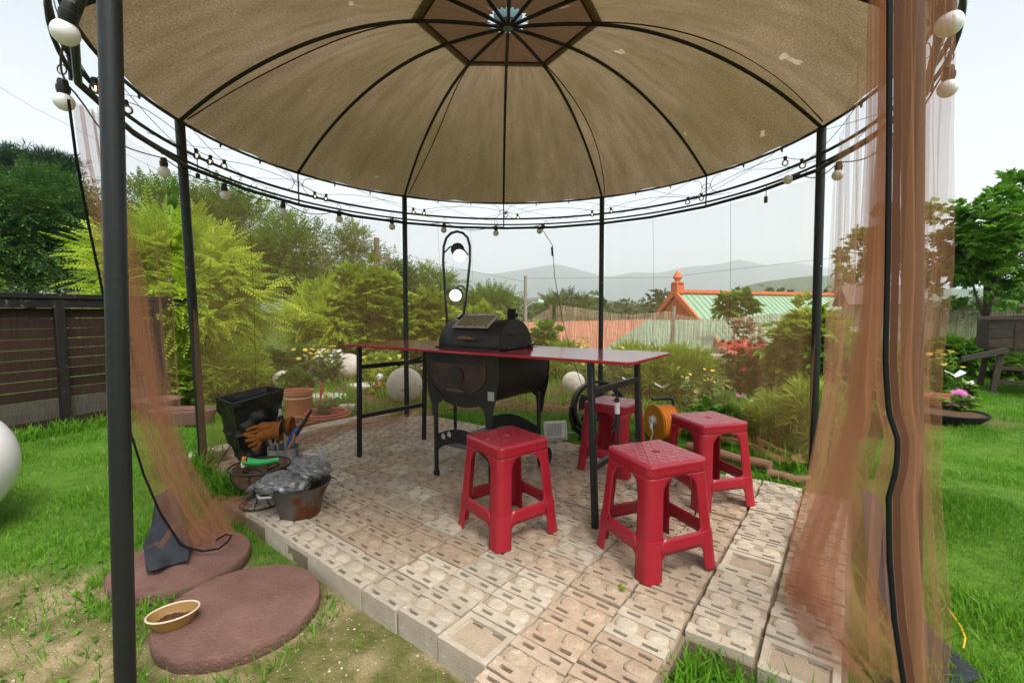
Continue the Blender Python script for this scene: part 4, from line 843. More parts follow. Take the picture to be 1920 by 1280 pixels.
for (x, y, bx0, by0, bx1, by1) in ((862, 480, 833, 474, 878, 478), (855, 554, 834, 556, 876, 545)):
    a = obj('arm', MB().tube([L_(bx0, by0), L_((bx0+x)/2-4, by0-11), L_(x-5, by0-13), L_((bx1+x)/2, by1-10), L_(bx1, by1)], .006, 8), MT['black_steel'], lp, 60, world=True)
    ct = L_(x, y); obj('globe', MB().ball(ct+Vector((0, -.03, 0)), .0435, 24, 16), MT['lamp_lit'], a, 180, world=True)
    if y < 500: obj('reflector', MB().lathe([(.001, .012), (.03, .010), (.050, .0), (.051, -.003)], 24, L_(858, 468)+Vector((0, -.002, 0)), M=Matrix.Rotation(R(90), 3, 'X')), MT['black_plain'], a, 60, world=True)
    else: obj('reflector', MB().lathe([(.001, .012), (.03, .010), (.046, .0), (.047, -.003)], 24, L_(856, 551)+Vector((0, .012, 0)), M=Matrix.Rotation(R(90), 3, 'X')), MT['black_plain'], a, 60, world=True)
# ------------------------------------------------------------------ fan, floodlight, cable reel
fb = gz(1108, 822, 0); fn = thing('floor_fan', 'round black floor fan standing behind the table legs', 'fan', (fb[0], fb[1], 0), R(12))
FC = Vector((.06, .0, .245)); FR = .205; FM = Matrix.Rotation(R(80), 3, 'X')
def fp(x, y, z): return FC+FM @ Vector((x, y, z))
ho = obj('housing', MB().lathe([(FR-.004, -.05), (FR+.012, -.05), (FR+.014, .045), (FR+.004, .055), (FR-.006, .05)], 40, FC, M=FM), MT['black_plain'], fn)
gl2 = MB()
gf = obj('guard', MB().tube([fp(FR*.98*math.cos(a), FR*.98*math.sin(a), .05) for a in np.linspace(0, 2*math.pi, 40, endpoint=False)], .004, 6, closed=True), MT['black_plain'], fn)
for k in range(1, 10): obj('guard_ring', MB().tube([fp(FR*k/10.5*math.cos(a), FR*k/10.5*math.sin(a), .05+.025*(1-(k/10.5)**2)) for a in np.linspace(0, 2*math.pi, 30, endpoint=False)], .0018, 4, closed=True), MT['black_plain'], gf)
for k in range(40):
    a0 = 2*math.pi*k/40; obj('guard_wire', MB().tube([fp(r*math.cos(a0+.9*(r/FR)), r*math.sin(a0+.9*(r/FR)), .05+.025*(1-(r/FR)**2)) for r in (.035, .09, .15, FR*.97)], .0014, 4), MT['black_plain'], gf)
obj('motor', MB().lathe([(.001, .082), (.032, .08), (.038, .07), (.038, -.06), (.001, -.06)], 20, FC, M=FM), MT['black_plain'], fn)
for k in range(5):
    a0 = 2*math.pi*k/5; obj('blade', MB().grid(lambda u, v: fp(lerp(.035, .17, u)*math.cos(a0+(v-.5)*.85+.3*u), lerp(.035, .17, u)*math.sin(a0+(v-.5)*.85+.3*u), .02*(v-.5)*2), 6, 5), MT['black_rubber'], fn)
for s in (-1, 1): obj('bracket', MB().tube([FC+Vector((s*.228, 0, .02)), FC+Vector((s*.232, 0, -.05)), FC+Vector((s*.20, .01, -.15)), FC+Vector((s*.13, .01, -.215))], [.014, .018, .022, .022], 10), MT['black_plain'], fn)
obj('base', MB().tube([FC+Vector((-.17, -.05, -.225)), FC+Vector((-.12, .02, -.222)), FC+Vector((.12, .02, -.222)), FC+Vector((.17, -.05, -.225))], .02, 10), MT['black_plain'], fn)
fb = gz(1041, 826, 0); fl_ = thing('floodlight', 'white box floodlight standing on the paving next to the fan', 'floodlight', (fb[0], fb[1], 0), R(10))
TM = Matrix.Rotation(R(-10), 3, 'X')
hb_ = obj('housing', MB().box((0, .02, .083), (.165, .05, .135), ch=.008, M=TM), MT['white_plastic'], fl_, 30)
obj('glass', MB().box((-.01, -.006, .087), (.12, .004, .095), M=TM), MT['cable_gray'], hb_, 0)
for k in range(10): obj('louvre', MB().box(Vector((-.065+.0122*k, -.0095, .087)), (.003, .004, .093), M=TM), MT['white_plastic'], hb_, 0)
obj('side_cap', MB().box((.088, .02, .083), (.014, .056, .142), ch=.004, M=TM), MT['white_plastic'], fl_, 30)
obj('bracket', MB().bar((-.09, .01, .008), (.1, .01, .008), .03, .008), MT['white_plastic'], fl_, 0)
obj('cable', MB().tube([(.09, .03, .06), (.13, .02, .055), (.17, .03, .05), (.2, .06, .02), (.24, .1, .006)], .004, 6), MT['white_plastic'], fl_)
rb = gz(1240, 826, -.045); rl = thing('cable_reel', 'orange extension cable wound on an orange drum with a black handle', 'cable reel', (rb[0], rb[1], -.05), R(14))
RM = Matrix.Rotation(R(90), 3, 'Y'); rc = Vector((0, 0, .158))
obj('flange', MB().lathe([(.02, .0), (.148, .0), (.155, .006), (.148, .012), (.02, .012)], 36, rc+Vector((-.075, 0, 0)), M=RM), MT['reel_orange'], rl)
obj('flange', MB().lathe([(.02, .0), (.135, .0), (.140, .004), (.135, .009), (.02, .009)], 36, rc+Vector((.085, 0, 0)), M=RM), MT['reel_orange'], rl)
pts = []
for k in range(700):
    a = k*.36; lay = (k*.36/6.283)/13; ps = abs((lay % 2)-1); pts.append(rc+Vector((lerp(-.052, .075, ps)+.003*math.sin(k*1.7), (.118+.012*int(lay)*.5+.006*math.sin(k*.11))*math.cos(a), (.118+.012*int(lay)*.5+.006*math.sin(k*.13))*math.sin(a))))
obj('cable', MB().tube(pts, .0066, 6), MT['orange_cable'], rl, 180)
obj('core', MB().cyl(rc+Vector((-.07, 0, 0)), rc+Vector((.08, 0, 0)), .108, 30), MT['reel_orange'], rl)
obj('socket_hub', MB().lathe([(.001, .03), (.03, .03), (.034, .024), (.034, 0), (.05, -.004)], 20, rc+Vector((-.078, 0, .02)), M=Matrix.Rotation(R(-90), 3, 'Y')), MT['white_plastic'], rl)
obj('plug_cable', MB().tube([rc+Vector((-.10, -.01, .01)), rc+Vector((-.115, -.03, -.03)), rc+Vector((-.10, -.035, -.07)), rc+Vector((-.105, -.02, -.11)), rc+Vector((-.115, -.03, -.145))], [.014, .012, .006, .006, .006], 8), MT['white_plastic'], rl)
obj('handle', MB().tube([rc+Vector((.10, 0, 0)), rc+Vector((.105, .0, .15)), rc+Vector((.095, 0, .185)), rc+Vector((.06, 0, .20)), rc+Vector((-.09, 0, .195))], [.011, .011, .013, .015, .015], 10), MT['black_plain'], rl)
obj('frame', MB().tube([rc+Vector((.10, 0, 0)), rc+Vector((.10, .08, -.15)), rc+Vector((-.09, .09, -.152)), rc+Vector((-.09, -.09, -.152)), rc+Vector((.10, -.08, -.15)), rc+Vector((.10, 0, 0))], .007, 8), MT['black_plain'], rl)
# ------------------------------------------------------------------ rubbish bag, chimney starter, tools, gloves, pot
bb = gz(447, 884, 0); bgp = thing('rubbish_bag', 'black plastic rubbish bag stretched on a folding wire stand', 'rubbish bag', (bb[0], bb[1], 0))
BY = bb[1]+.08
rim = [np.array(gy(405, 747, BY)), np.array(gy(437, 758, BY-.16)), np.array(gy(533, 730, BY-.06)), np.array(gy(501, 725, BY+.14))]
for r_ in rim: r_[2] = r_[2]
cen = sum(rim)/4; g3 = random.Random(5)
def bagF(u, v):
    k = u*4; i = int(k) % 4; f = k-int(k); p = lerp(rim[i], rim[(i+1) % 4], f); q = p.copy()
    low = np.array([cen[0]+.01, cen[1], .085]); s = [1, .97, .90, .84, .80, .66, .58, .56][min(int(v*7.001), 7)]
    vv = [1, .97, .90, .84, .80, .66, .58, .56]; x = v*7; a = min(int(x), 6); s = lerp(vv[a], vv[a+1], x-a)
    z = lerp(p[2], .075, v); t = .0 if v < .05 else .014
    w = cen+(p-cen)*s; w = np.array([w[0], w[1], z]); n = unit(w-np.array([cen[0], cen[1], z]))
    cr_2 = .02*math.sin(v*12+u*8)+.012*math.sin(u*31+v*9)+.009*math.sin(u*57-v*21)
    if .52 < v < .60: cr_2 += .025*math.sin((v-.52)/.08*math.pi)
    return w+n*cr_2*.45*min(1, v*5)
bo = obj('bag', MB().grid(bagF, 64, 34, closed_u=True), MT['bag_black'], bgp, 50, world=True)
obj('inner_lining', MB().grid(lambda u, v: lerp(cen, bagF(u, .12*v), .985-.25*v)*np.array([1, 1, 0])+np.array([0, 0, bagF(u, .12*v)[2]-.25*v]), 48, 8, closed_u=True), MT['bag_black'], bgp, 50, world=True)
obj('bag_bottom', MB().add([tuple(bagF(k/24, 1)) for k in range(24)], [tuple(range(24))[::-1]]), MT['bag_black'], bgp, 50, world=True)
obj('rim_wire', MB().tube([Vector(lerp(rim[k//4 % 4], rim[(k//4+1) % 4], (k % 4)/4))+Vector((0, 0, .003)) for k in range(16)], .005, 6, closed=True), MT['black_plain'], bgp, 50, world=True)
for a, b in ((rim[0], rim[2]), (rim[3], rim[1])): obj('stand_leg', MB().cyl(Vector((lerp(a[0], b[0], .2), lerp(a[1], b[1], .2), .16)), Vector((lerp(a[0], b[0], -.02), lerp(a[1], b[1], -.02)-.03, 0)), .004, 6), MT['grill_rust'], bgp, 50, world=True)
for a, b in ((rim[2], rim[0]), (rim[1], rim[3])): obj('stand_leg', MB().cyl(Vector((lerp(a[0], b[0], .25), lerp(a[1], b[1], .25), .16)), Vector((lerp(a[0], b[0], .1), lerp(a[1], b[1], .1)-.04, 0)), .004, 6), MT['grill_rust'], bgp, 50, world=True)
# chimney starter with tools
cs0 = gz(531, 906, 0); CSX, CSY = cs0[0], cs0[1]+.02; cs = thing('chimney_starter', 'shiny steel charcoal chimney starter with a grey handle', 'charcoal starter', (CSX, CSY, 0))
CR, CH = .086, .215; cyl_ = obj('cylinder', MB().lathe([(CR-.003, .02), (CR-.003, CH), (CR, CH+.002), (CR, .0), (CR-.003, .02)], 40), MT['steel'], cs)
for k in range(14):
    for z in ((.05, .016), (.078, .006)): a = R(-150+k*9.5); obj('vent_slot', MB().box((CR*math.cos(a)*1.004, CR*math.sin(a)*1.004, z[0]), (.003, .0055, z[1]), rz=a), MT['black_plain'], cyl_, 0)
for a, z in ((-60, .11), (-60, .15), (-110, .15)): a = R(a); obj('hole', MB().lathe([(.001, 0), (.006, 0)], 12, (CR*math.cos(a)*1.01, CR*math.sin(a)*1.01, z), M=Matrix.Rotation(a, 3, 'Z') @ Matrix.Rotation(R(90), 3, 'Y')), MT['black_plain'], cyl_, 0)
obj('shield', MB().grid(lambda u, v: ((CR+.018)*math.cos(R(-12+u*34)), (CR+.018)*math.sin(R(-12+u*34)), lerp(.035, CH-.005, v)), 6, 2), MT['steel'], cs)
obj('handle_wire', MB().tube([(CR, .01, .175), (CR+.07, .005, .17), (CR+.12, .0, .165), (CR+.13, 0, .12), (CR+.10, 0, .06), (CR, .01, .05)], .004, 8), MT['steel'], cs)
obj('grip', MB().tube([(CR+.115, 0, .205), (CR+.128, 0, .195), (CR+.137, 0, .16), (CR+.146, 0, .11), (CR+.140, 0, .06), (CR+.120, 0, .035)], [.008, .014, .016, .015, .014, .008], 12), MT['cable_gray'], cs)
def P_(x, y, dy=0): return Vector(gy(x, y, CSY+dy))
tg = thing('tongs', 'steel kitchen tongs with black grips standing in the charcoal starter', 'tongs', (CSX, CSY, .03))
jn = P_(525, 766)
obj('arm', MB().tube([jn, P_(522, 800), P_(521, 840), P_(520, 870)], [.007, .008, .007, .006], 8), MT['steel'], tg, 50, world=True)
obj('arm', MB().tube([jn, P_(531, 800), P_(535, 835), P_(538, 868)], [.007, .008, .007, .006], 8), MT['steel'], tg, 50, world=True)
obj('grip', MB().tube([P_(522, 780, -.008), P_(521, 830, -.008)], .0095, 8), MT['black_plain'], tg, 50, world=True); obj('grip', MB().tube([P_(528, 778, -.008), P_(533, 810, -.008)], .0095, 8), MT['black_plain'], tg, 50, world=True); obj('ring', MB().tube([jn+Vector((.01*math.cos(a), 0, .012+.01*math.sin(a))) for a in np.linspace(0, 6.28, 12, endpoint=False)], .003, 6, closed=True), MT['black_plain'], tg, 50, world=True)
lt = thing('gas_lighter', 'long blue gas lighter leaning out of the charcoal starter', 'lighter', (CSX, CSY, .03))
obj('body', MB().tube([P_(541, 838, .01), P_(546, 822, .01), P_(552, 808, .01), P_(559, 804, .01)], [.013, .018, .016, .010], 10), MT['blue_plastic'], lt, 60, world=True)
obj('trigger_guard', MB().tube([P_(541, 840, -.012)+Vector((0, 0, 0)), P_(549, 825, -.012), P_(552, 812, -.012)], .005, 6), MT['orange_plastic'], lt, 60, world=True)
th_ = thing('grill_tool', 'black handled grill tool leaning out of the charcoal starter', 'tool', (CSX, CSY, .03))
obj('handle', MB().tube([P_(584, 768, .03), P_(570, 792, .03), P_(556, 815, .03)], [.007, .011, .010], 8), MT['black_plain'], th_, 60, world=True); obj('shaft', MB().tube([P_(556, 815, .03), P_(545, 845, .02), P_(540, 870, .01)], .006, 8), MT['steel'], th_, 60, world=True)
sp_ = thing('scraper', 'short dark grill scraper poking from the charcoal starter', 'tool', (CSX, CSY, .03)); obj('shaft', MB().tube([P_(503, 818, -.02), P_(510, 838, -.01), P_(514, 865)], [.008, .010, .006], 8), MT['steel'], sp_, 60, world=True); obj('grip', MB().tube([P_(497, 812, -.02), P_(504, 836, -.02)], .009, 8), MT['black_plain'], sp_, 60, world=True)
# leather gloves draped over the starter
def glove(name, label, wrist, palm, tips, cuff, rpalm, yy):
    t = thing(name, label, 'glove', tuple(P_(*palm, yy)-Vector((0, 0, .04))), group='leather work gloves')
    a, b, c_ = P_(*cuff, yy), P_(*wrist, yy), P_(*palm, yy)
    pm = obj('palm', MB().tube([b.lerp(c_, -.15), b, b.lerp(c_, .5), c_, c_+(c_-b)*.25], [.030, .036, rpalm, rpalm*.97, rpalm*.55], 14), MT['leather'], t, 180, world=True)
    for (mx, my, tx, ty, rr) in tips: obj('finger', MB().tube([c_.lerp(b, .25), P_(mx, my, yy-.012), P_(tx, ty, yy-.006), P_(tx, ty, yy-.004)+(P_(tx, ty, yy)-P_(mx, my, yy))*.12], [rr*1.05, rr*1.08, rr*.95, rr*.35], 10), MT['leather'], t, 180, world=True)
    obj('cuff', MB().grid(lambda u, v: lerp(np.array(a), np.array(b), v)+np.array([0, .045*math.sin(u*6.283)*(1-.3*v), 0])+np.array((0, 0, 1.))*.058*math.cos(u*6.283)*(1-.4*v)*(1+.12*math.sin(u*13+v*5)), 24, 6, closed_u=True), MT['leather'], t, 180, world=True)
glove('glove', 'worn brown leather work glove with curled fingers on top of the charcoal starter', (520, 800), (492, 800), ((478, 800, 464, 806, .011), (478, 810, 463, 813, .011), (495, 812, 484, 806, .011)), (548, 800), .030, .03)
glove('glove', 'brown leather work glove drooping beside the charcoal starter, fingers hanging down', (505, 812), (488, 818), ((470, 818, 458, 814, .012), (474, 824, 462, 826, .012), (478, 832, 468, 836, .012), (484, 842, 474, 842, .011)), (530, 806), .030, -.02)
# wire plant basket on a stand
wb = gz(490, 943, 0); wk = thing('wire_basket', 'rusty wire plant basket on a small stand, lined and full of odds and ends', 'basket', (wb[0], wb[1], 0))
BR_ = .145; zr = .205
obj('rim', MB().tube([(BR_*math.cos(a), BR_*math.sin(a), zr) for a in np.linspace(0, 6.283, 32, endpoint=False)], .005, 6, closed=True), MT['grill_black'], wk)
obj('foot_ring', MB().tube([(.10*math.cos(a), .10*math.sin(a), .005) for a in np.linspace(0, 6.283, 28, endpoint=False)], .0045, 6, closed=True), MT['grill_black'], wk)
for k in range(8): a = R(45*k+10); obj('rib', MB().tube([(BR_*math.cos(a), BR_*math.sin(a), zr), (.14*math.cos(a), .14*math.sin(a), .16), (.10*math.cos(a), .10*math.sin(a), .10), (.02*math.cos(a), .02*math.sin(a), .082), (.015*math.cos(a), .015*math.sin(a), .07), (.10*math.cos(a), .10*math.sin(a), .006)], .0032, 6), MT['grill_black'], wk)
mat('coir', (.10, .055, .028), .95, c2=(.20, .13, .08), ns=14, c3=(.45, .42, .38), ns3=6, cut3=.56, bump=.6, bs=60); obj('liner', MB().lathe([(.001, .088), (.09, .10), (.128, .15), (.137, zr-.004), (.13, zr-.004), (.12, .15), (.001, .13)], 28), MT['coir'], wk)
obj('net_bundle', MB().tube([(.10*math.cos(a)*(.75+.25*math.sin(a*5)), .10*math.sin(a)*(.75+.2*math.cos(a*7)), zr-.01+.012*math.sin(a*3)) for a in np.linspace(0, 25, 90)], .004, 5), MT['black_rubber'], wk)
gs = thing('plastic_scoop', 'bright green plastic scoop lying on the wire basket', 'scoop', (wb[0]+.04, wb[1]-.06, zr)); solid(obj('blade', MB().grid(lambda u, v: (lerp(-.085, .085, u), lerp(-.025, .03, v)*(1.15-.6*u), .022+.03*(v-.5)**2*4*(1-u*.4)-.012*math.sin(u*3)+.02*u), 12, 6), MT['green_plastic'], gs, 60), .002)
ob_ = thing('plastic_bottle', 'small white bottle with an orange cap in the wire basket', 'bottle', (wb[0]-.09, wb[1]+.01, zr-.01)); obj('body', MB().lathe([(.001, 0), (.014, 0), (.015, .02), (.011, .03), (.001, .03)], 14), MT['white_plastic'], ob_); obj('cap', MB().cyl((0, 0, .03), (.004, 0, .052), .011, 12), MT['orange_plastic'], ob_)
# rusty pot with bags
pb2 = gz(563, 962, 0); pt = thing('pot', 'rusty galvanised pot with side handles full of grey plastic bags', 'pot', (pb2[0], pb2[1], 0), R(10))
obj('pot_body', MB().lathe([(.001, .0), (.088, .0), (.094, .006), (.100, .03), (.108, .07), (.125, .115), (.143, .15), (.150, .158), (.152, .163), (.147, .163), (.138, .15), (.118, .11), (.098, .05), (.001, .02)], 44), MT['rust_pot'], pt, 60)
for s in (-1, 1): a0 = R(205 if s < 0 else 25); obj('handle', MB().tube([(.150*math.cos(a0+d), .150*math.sin(a0+d), .138) if abs(d) > .38 else (.182*math.cos(a0+d*.8), .182*math.sin(a0+d*.8), .136) for d in (-.5, -.42, -.3, -.1, .1, .3, .42, .5)], [.004, .007, .008, .008, .008, .008, .007, .004], 8), MT['steel'], pt, 60)
def crumple(name, label, ctr, r, sz, seed):
    t = thing(name, label, 'plastic bag', ctr, group='grey plastic bags'); g = np.random.default_rng(seed); W_ = g.normal(0, 1, (7, 3)); ph = g.uniform(0, 6, 7)
    def F(u, v):
        a, b = u*2*math.pi, math.pi*(v-.5); d = np.array([math.cos(a)*math.cos(b), math.sin(a)*math.cos(b), math.sin(b)]); s = .72+sum(.10*abs(math.sin(3.0*(d@W_[k])+ph[k])) for k in range(4))+sum(.03*abs(math.sin(7.0*(d@W_[k])+ph[k]*2)) for k in range(3, 7))
        return d*np.array(r)*s+np.array([0, 0, r[2]])
    obj('bag', MB().grid(F, 84, 50, closed_u=True), MT['bag_gray'], t, 35)
    if sz: solid(obj('twisted_neck', MB().grid(lambda u, v: (sz[0]*v+.03*v*math.cos(u*6.28)*(.5+.5*math.sin(u*19)), sz[1]*v+.03*v*math.sin(u*6.28), r[2]+sz[2]*v+.012*math.sin(u*25)*v), 26, 6, closed_u=True), MT['bag_gray'], t, 25), .0008)
crumple('plastic_bag', 'crumpled grey plastic bag slumped over the rim of the rusty pot', (pb2[0]-.055, pb2[1]-.035, .125), (.125, .10, .048), (-.16, -.02, -.02), 3)
crumple('plastic_bag', 'knotted grey plastic bag on top of the rusty pot', (pb2[0]+.04, pb2[1]+.03, .16), (.095, .085, .052), (-.07, .0, .05), 8)
# ------------------------------------------------------------------ slabs, bowl, globe lamp
def slab(name, label, x, y, r, rz, seed):
    g = np.random.default_rng(seed); ph = g.uniform(0, 6, 6)
    prof = [(.001, .0), (r*.6, .0015), (r*.985, .0), (r, -.006), (r*1.004, -.02), (r*.995, -.045), (r*.97, -.06)]
    mb = MB().lathe(prof, 72); mb.v = [(a*(1+.010*math.sin(3*math.atan2(b, a)+ph[0])+.006*math.sin(17*math.atan2(b, a)+ph[1])*(c < -.015)), b*(1+.012*math.sin(2*math.atan2(b, a)+ph[2])+.006*math.sin(23*math.atan2(b, a)+ph[3])*(c < -.015)), c) for a, b, c in mb.v]
    o = tag(obj(name, mb, MT['slab_red'], None, 50), label, 'paving slab', 'round red slabs'); o.location = (x, y, -.036); o.rotation_euler = (0, R(1.0), rz); return o
slab('stepping_slab', 'round red stone slab with a dog bowl on it', -.965, -1.165, .258, .3, 1)
slab('stepping_slab', 'round red stone slab partly under the dragged curtain hem', -1.40, -.86, .25, 1.3, 2)
bp = gz(326, 1172, -.034); bw = thing('food_bowl', 'oval yellow ceramic bowl with a cream rim holding brown pet food', 'bowl', (bp[0], bp[1], -.033), R(28))
obj('bowl_body', MB().lathe([(.001, .001), (.048, .0), (.052, .004), (.064, .028), (.073, .046), (.070, .047), (.060, .026), (.046, .010), (.001, .009)], 44, sx=1.0, sy=.72), MT['bowl'], bw, 60); obj('rim', MB().tube([(.0725*math.cos(a), .0725*.72*math.sin(a), .047) for a in np.linspace(0, 6.283, 44, endpoint=False)], .0032, 8, closed=True), MT['bowl_rim'], bw, 180)
g4 = np.random.default_rng(4); obj('pet_food', MB().grid(lambda u, v: (.052*v*math.cos(u*6.2832), .052*.72*v*math.sin(u*6.2832), .017+.014*(1-v*v)+.006*math.sin(u*31+v*17)*math.sin(v*25+u*6)*v+.004*math.sin(u*50+v*41)), 40, 14, closed_u=True), MT['kibble'], bw, 30)
gb_ = gz(-120, 1012, -.065); gl3 = thing('globe_lamp', 'big white garden globe sitting on the lawn', 'globe', (gb_[0]-.05, gb_[1], -.065)); obj('globe', MB().ball((0, 0, .335), .325, 48, 32), MT['opal'], gl3, 180); obj('base', MB().lathe([(.001, .03), (.10, .03), (.12, 0), (.001, 0)], 24), MT['white_plastic'], gl3)
# yellow rope in the grass at the right, log edging, fallen leaf
rp = [gz(1778, 1140, -.05), gz(1790, 1158, -.045), gz(1802, 1175, -.055), gz(1810, 1195, -.04), gz(1806, 1215, -.055)]; o = obj('rope', MB().tube([Vector(p) for p in rp], .0026, 6), MT['yellow_rope']); tag(o, 'short yellow rope half hidden in the lawn grass', 'rope')
for (a, b, r_, lb) in (((1290, 842), (1445, 880), .035, 'weathered log lying along the paving edge behind the stools'), ((1440, 893), (1520, 908), .028, 'short weathered log at the paving edge near the corner post')):
    pa, pb_ = Vector(gz(*a, -.03)), Vector(gz(*b, -.03)); lg = MB().tube([pa.lerp(pb_, t)+Vector((0, .008*math.sin(t*9), r_*.6+.004*math.sin(t*7))) for t in np.linspace(0, 1, 9)], [r_*(1+.06*math.sin(k*2.1)) for k in range(9)], 12); tag(obj('log', lg, MT['log_wood']), lb, 'log')
tag(qmesh('fallen_leaf', scatter(T_cluster(4, .5), np.array([gz(1157, 1103, .012)]), np.array([[1., .3, .1]]), [.045], rng), [.6]*4, MT['leaf_yellowgreen']), 'yellow green leaf sprig dropped on the bricks before the stool', 'leaf')
# ------------------------------------------------------------------ plants: generators
def crown_pts(c, rad, ncl, per, rng, cl=.36, shell=.55, zf=.7, low=-1.):
    c = np.array(c, float); rad = np.array(rad, float); d = unit(rng.normal(0, 1, (ncl*3, 3))); d = d[d[:, 2] > low][:ncl]; n = len(d)
    rr = shell+(1-shell)*rng.random(n)**.7; cc = c+d*rad*rr[:, None]*(1-cl*.5); m = rad.mean()*cl
    k = np.repeat(np.arange(n), per); off = rng.normal(0, .5, (n*per, 3)); off[:, 2] *= zf; sz = rng.uniform(.6, 1.25, n)[k]
    p = cc[k]+off*m*sz[:, None]*np.array([1, 1, 1.]); out = unit((p-c)/rad)+.8*unit(off)+rng.normal(0, .35, p.shape); out[:, 2] += .15
    return p, out, k, cc
def foliage(name, par, c, rad, ncl, per, T, size, m, rng, cl=.36, shell=.55, low=-1., droop=0., zf=.7):
    p, d, k, cc = crown_pts(c, rad, ncl, per, rng, cl, shell, zf, low); d[:, 2] -= droop
    Q = scatter(T, p, d, size*rng.uniform(.7, 1.25, len(p)), rng); base = rng.uniform(.15, .8, len(cc))[k]; rn = np.clip(base+rng.normal(0, .16, len(p)), 0, 1)
    off = np.array(par.location) if par is not None else None
    return qmesh(name, Q, np.repeat(rn, len(T)), MT[m], par, off), cc
def limbs(par, b, top, cc, r, m, rng, n=9, tn='trunk'):
    b = Vector(b); top = Vector(top); tr = [b.lerp(top, t)+Vector((math.sin(t*4+b.x)*r*.9, math.cos(t*3+b.y)*r*.9, 0))*t for t in np.linspace(0, 1, 7)]
    obj(tn, MB().tube(tr, [r*(1.25 if i == 0 else 1-.11*i) for i in range(7)], 9), MT[m], par, 180, world=True)
    for i in rng.permutation(len(cc))[:n]:
        s = tr[int(rng.integers(2, 7))]; e = Vector(cc[i]); mid = s.lerp(e, .5)+Vector((0, 0, -.08*(e-s).length)); obj('limb', MB().tube([s, s.lerp(mid, .6), mid.lerp(e, .35), e], [r*.45, r*.36, r*.26, r*.08], 6), MT[m], par, 180, world=True)
def tree(name, label, px, Yd, wpx, ytop, ybot, T, size, leafm, barkm, ncl, per, group, seed, low=-.75, shell=.5, cl=.34, depth=None, droop=.1, cat='tree'):
    rng = np.random.default_rng(seed); t = gy(px, ytop, Yd); bt = gy(px, ybot, Yd); w = abs(gy(px+wpx, ytop, Yd)[0]-t[0]); g0 = hz(t[0], Yd)
    c = np.array([t[0], Yd, (t[2]+bt[2])/2]); rad = np.array([w, depth or w*.9, (t[2]-bt[2])/2])
    o = thing(name, label, cat, (t[0], Yd, g0-.05), group=group); f, cc = foliage('crown', o, c, rad, ncl, per, T, size, leafm, rng, cl=cl, shell=shell, low=low, droop=droop)
    limbs(o, (t[0], Yd, g0-.05), c+np.array([0, 0, rad[2]*.45]), cc, max(.02, w*.05), barkm, rng); return o
TP, TP5, TC, TS, TN = T_pinnate(7), T_pinnate(4, .2), T_cluster(6, .5), T_single(.5), T_needle(8)
# big trees beyond the wooden fence
gt = 'trees beyond the garden'
tree('broadleaf_tree', 'dense dark green tree rising above the wooden fence', 40, 10.5, 125, 300, 575, TP5, .42, 'leaf_dark', 'bark', 60, 100, gt, 11)
tree('broadleaf_tree', 'mid green feathery tree beside the dark tree over the wooden fence', 95, 12, 90, 345, 560, TP5, .42, 'leaf_mid', 'bark', 48, 80, gt, 12)
tree('broadleaf_tree', 'very dark tree between the wooden fence and the near gazebo post', 175, 14, 70, 390, 590, TP5, .42, 'leaf_dark', 'bark', 40, 70, gt, 13)
tree('broadleaf_tree', 'low green tree hugging the wooden fence top behind the corner', -60, 9, 90, 400, 580, TP5, .36, 'leaf_mid', 'bark', 36, 60, gt, 43)
tree('pine_tree', 'tall thin pine with a loose flat top above the dark tree', 105, 19, 45, 280, 400, TN, .55, 'leaf_pine', 'bark_pine', 22, 60, gt, 14, shell=.3)
tree('pine_tree', 'ragged pine crown peeking over the dark tree', 18, 20, 35, 276, 380, TN, .55, 'leaf_pine', 'bark_pine', 18, 55, gt, 15, shell=.3)
tree('broadleaf_tree', 'tall hazy green tree with a pine-like top behind the lime shrub', 290, 19, 105, 308, 560, TP5, .5, 'leaf_mid', 'bark', 60, 80, gt, 16)
tree('broadleaf_tree', 'wide sprawling hazy tree behind the lime shrub', 420, 22, 120, 345, 575, TP5, .5, 'leaf_mid', 'bark', 60, 80, gt, 17)
tree('broadleaf_tree', 'rounded hazy tree whose crown slopes down towards the utility pole', 530, 20, 95, 400, 585, TP5, .5, 'leaf_mid', 'bark', 55, 80, gt, 18)
tree('broadleaf_tree', 'slender airy tree by the old wooden utility pole', 655, 18, 70, 418, 560, TP5, .42, 'leaf_gray', 'bark', 30, 45, gt, 19, shell=.25, cl=.26)
tree('broadleaf_tree', 'dark bushy tree right of the old wooden utility pole', 735, 24, 58, 478, 600, TP5, .5, 'leaf_dark', 'bark', 34, 60, gt, 20)
tree('broadleaf_tree', 'dark bushy tree behind the lamp arch', 810, 26, 62, 495, 605, TP5, .5, 'leaf_mid', 'bark', 34, 60, gt, 21)
tree('broadleaf_tree', 'low spreading tree beside the concrete pole', 915, 27, 62, 538, 610, TP5, .5, 'leaf_mid', 'bark', 34, 55, gt, 22)
tree('broadleaf_tree', 'rounded dark tree right of the concrete pole, above the reed fence', 1060, 34, 66, 552, 610, TP5, .55, 'leaf_dark', 'bark', 34, 55, gt, 23)
tree('catalpa_tree', 'big-leaved small tree in front of the green roof', 1378, 9.5, 38, 543, 606, TC, .20, 'leaf_fresh', 'bark', 20, 20, gt, 24, cl=.3)
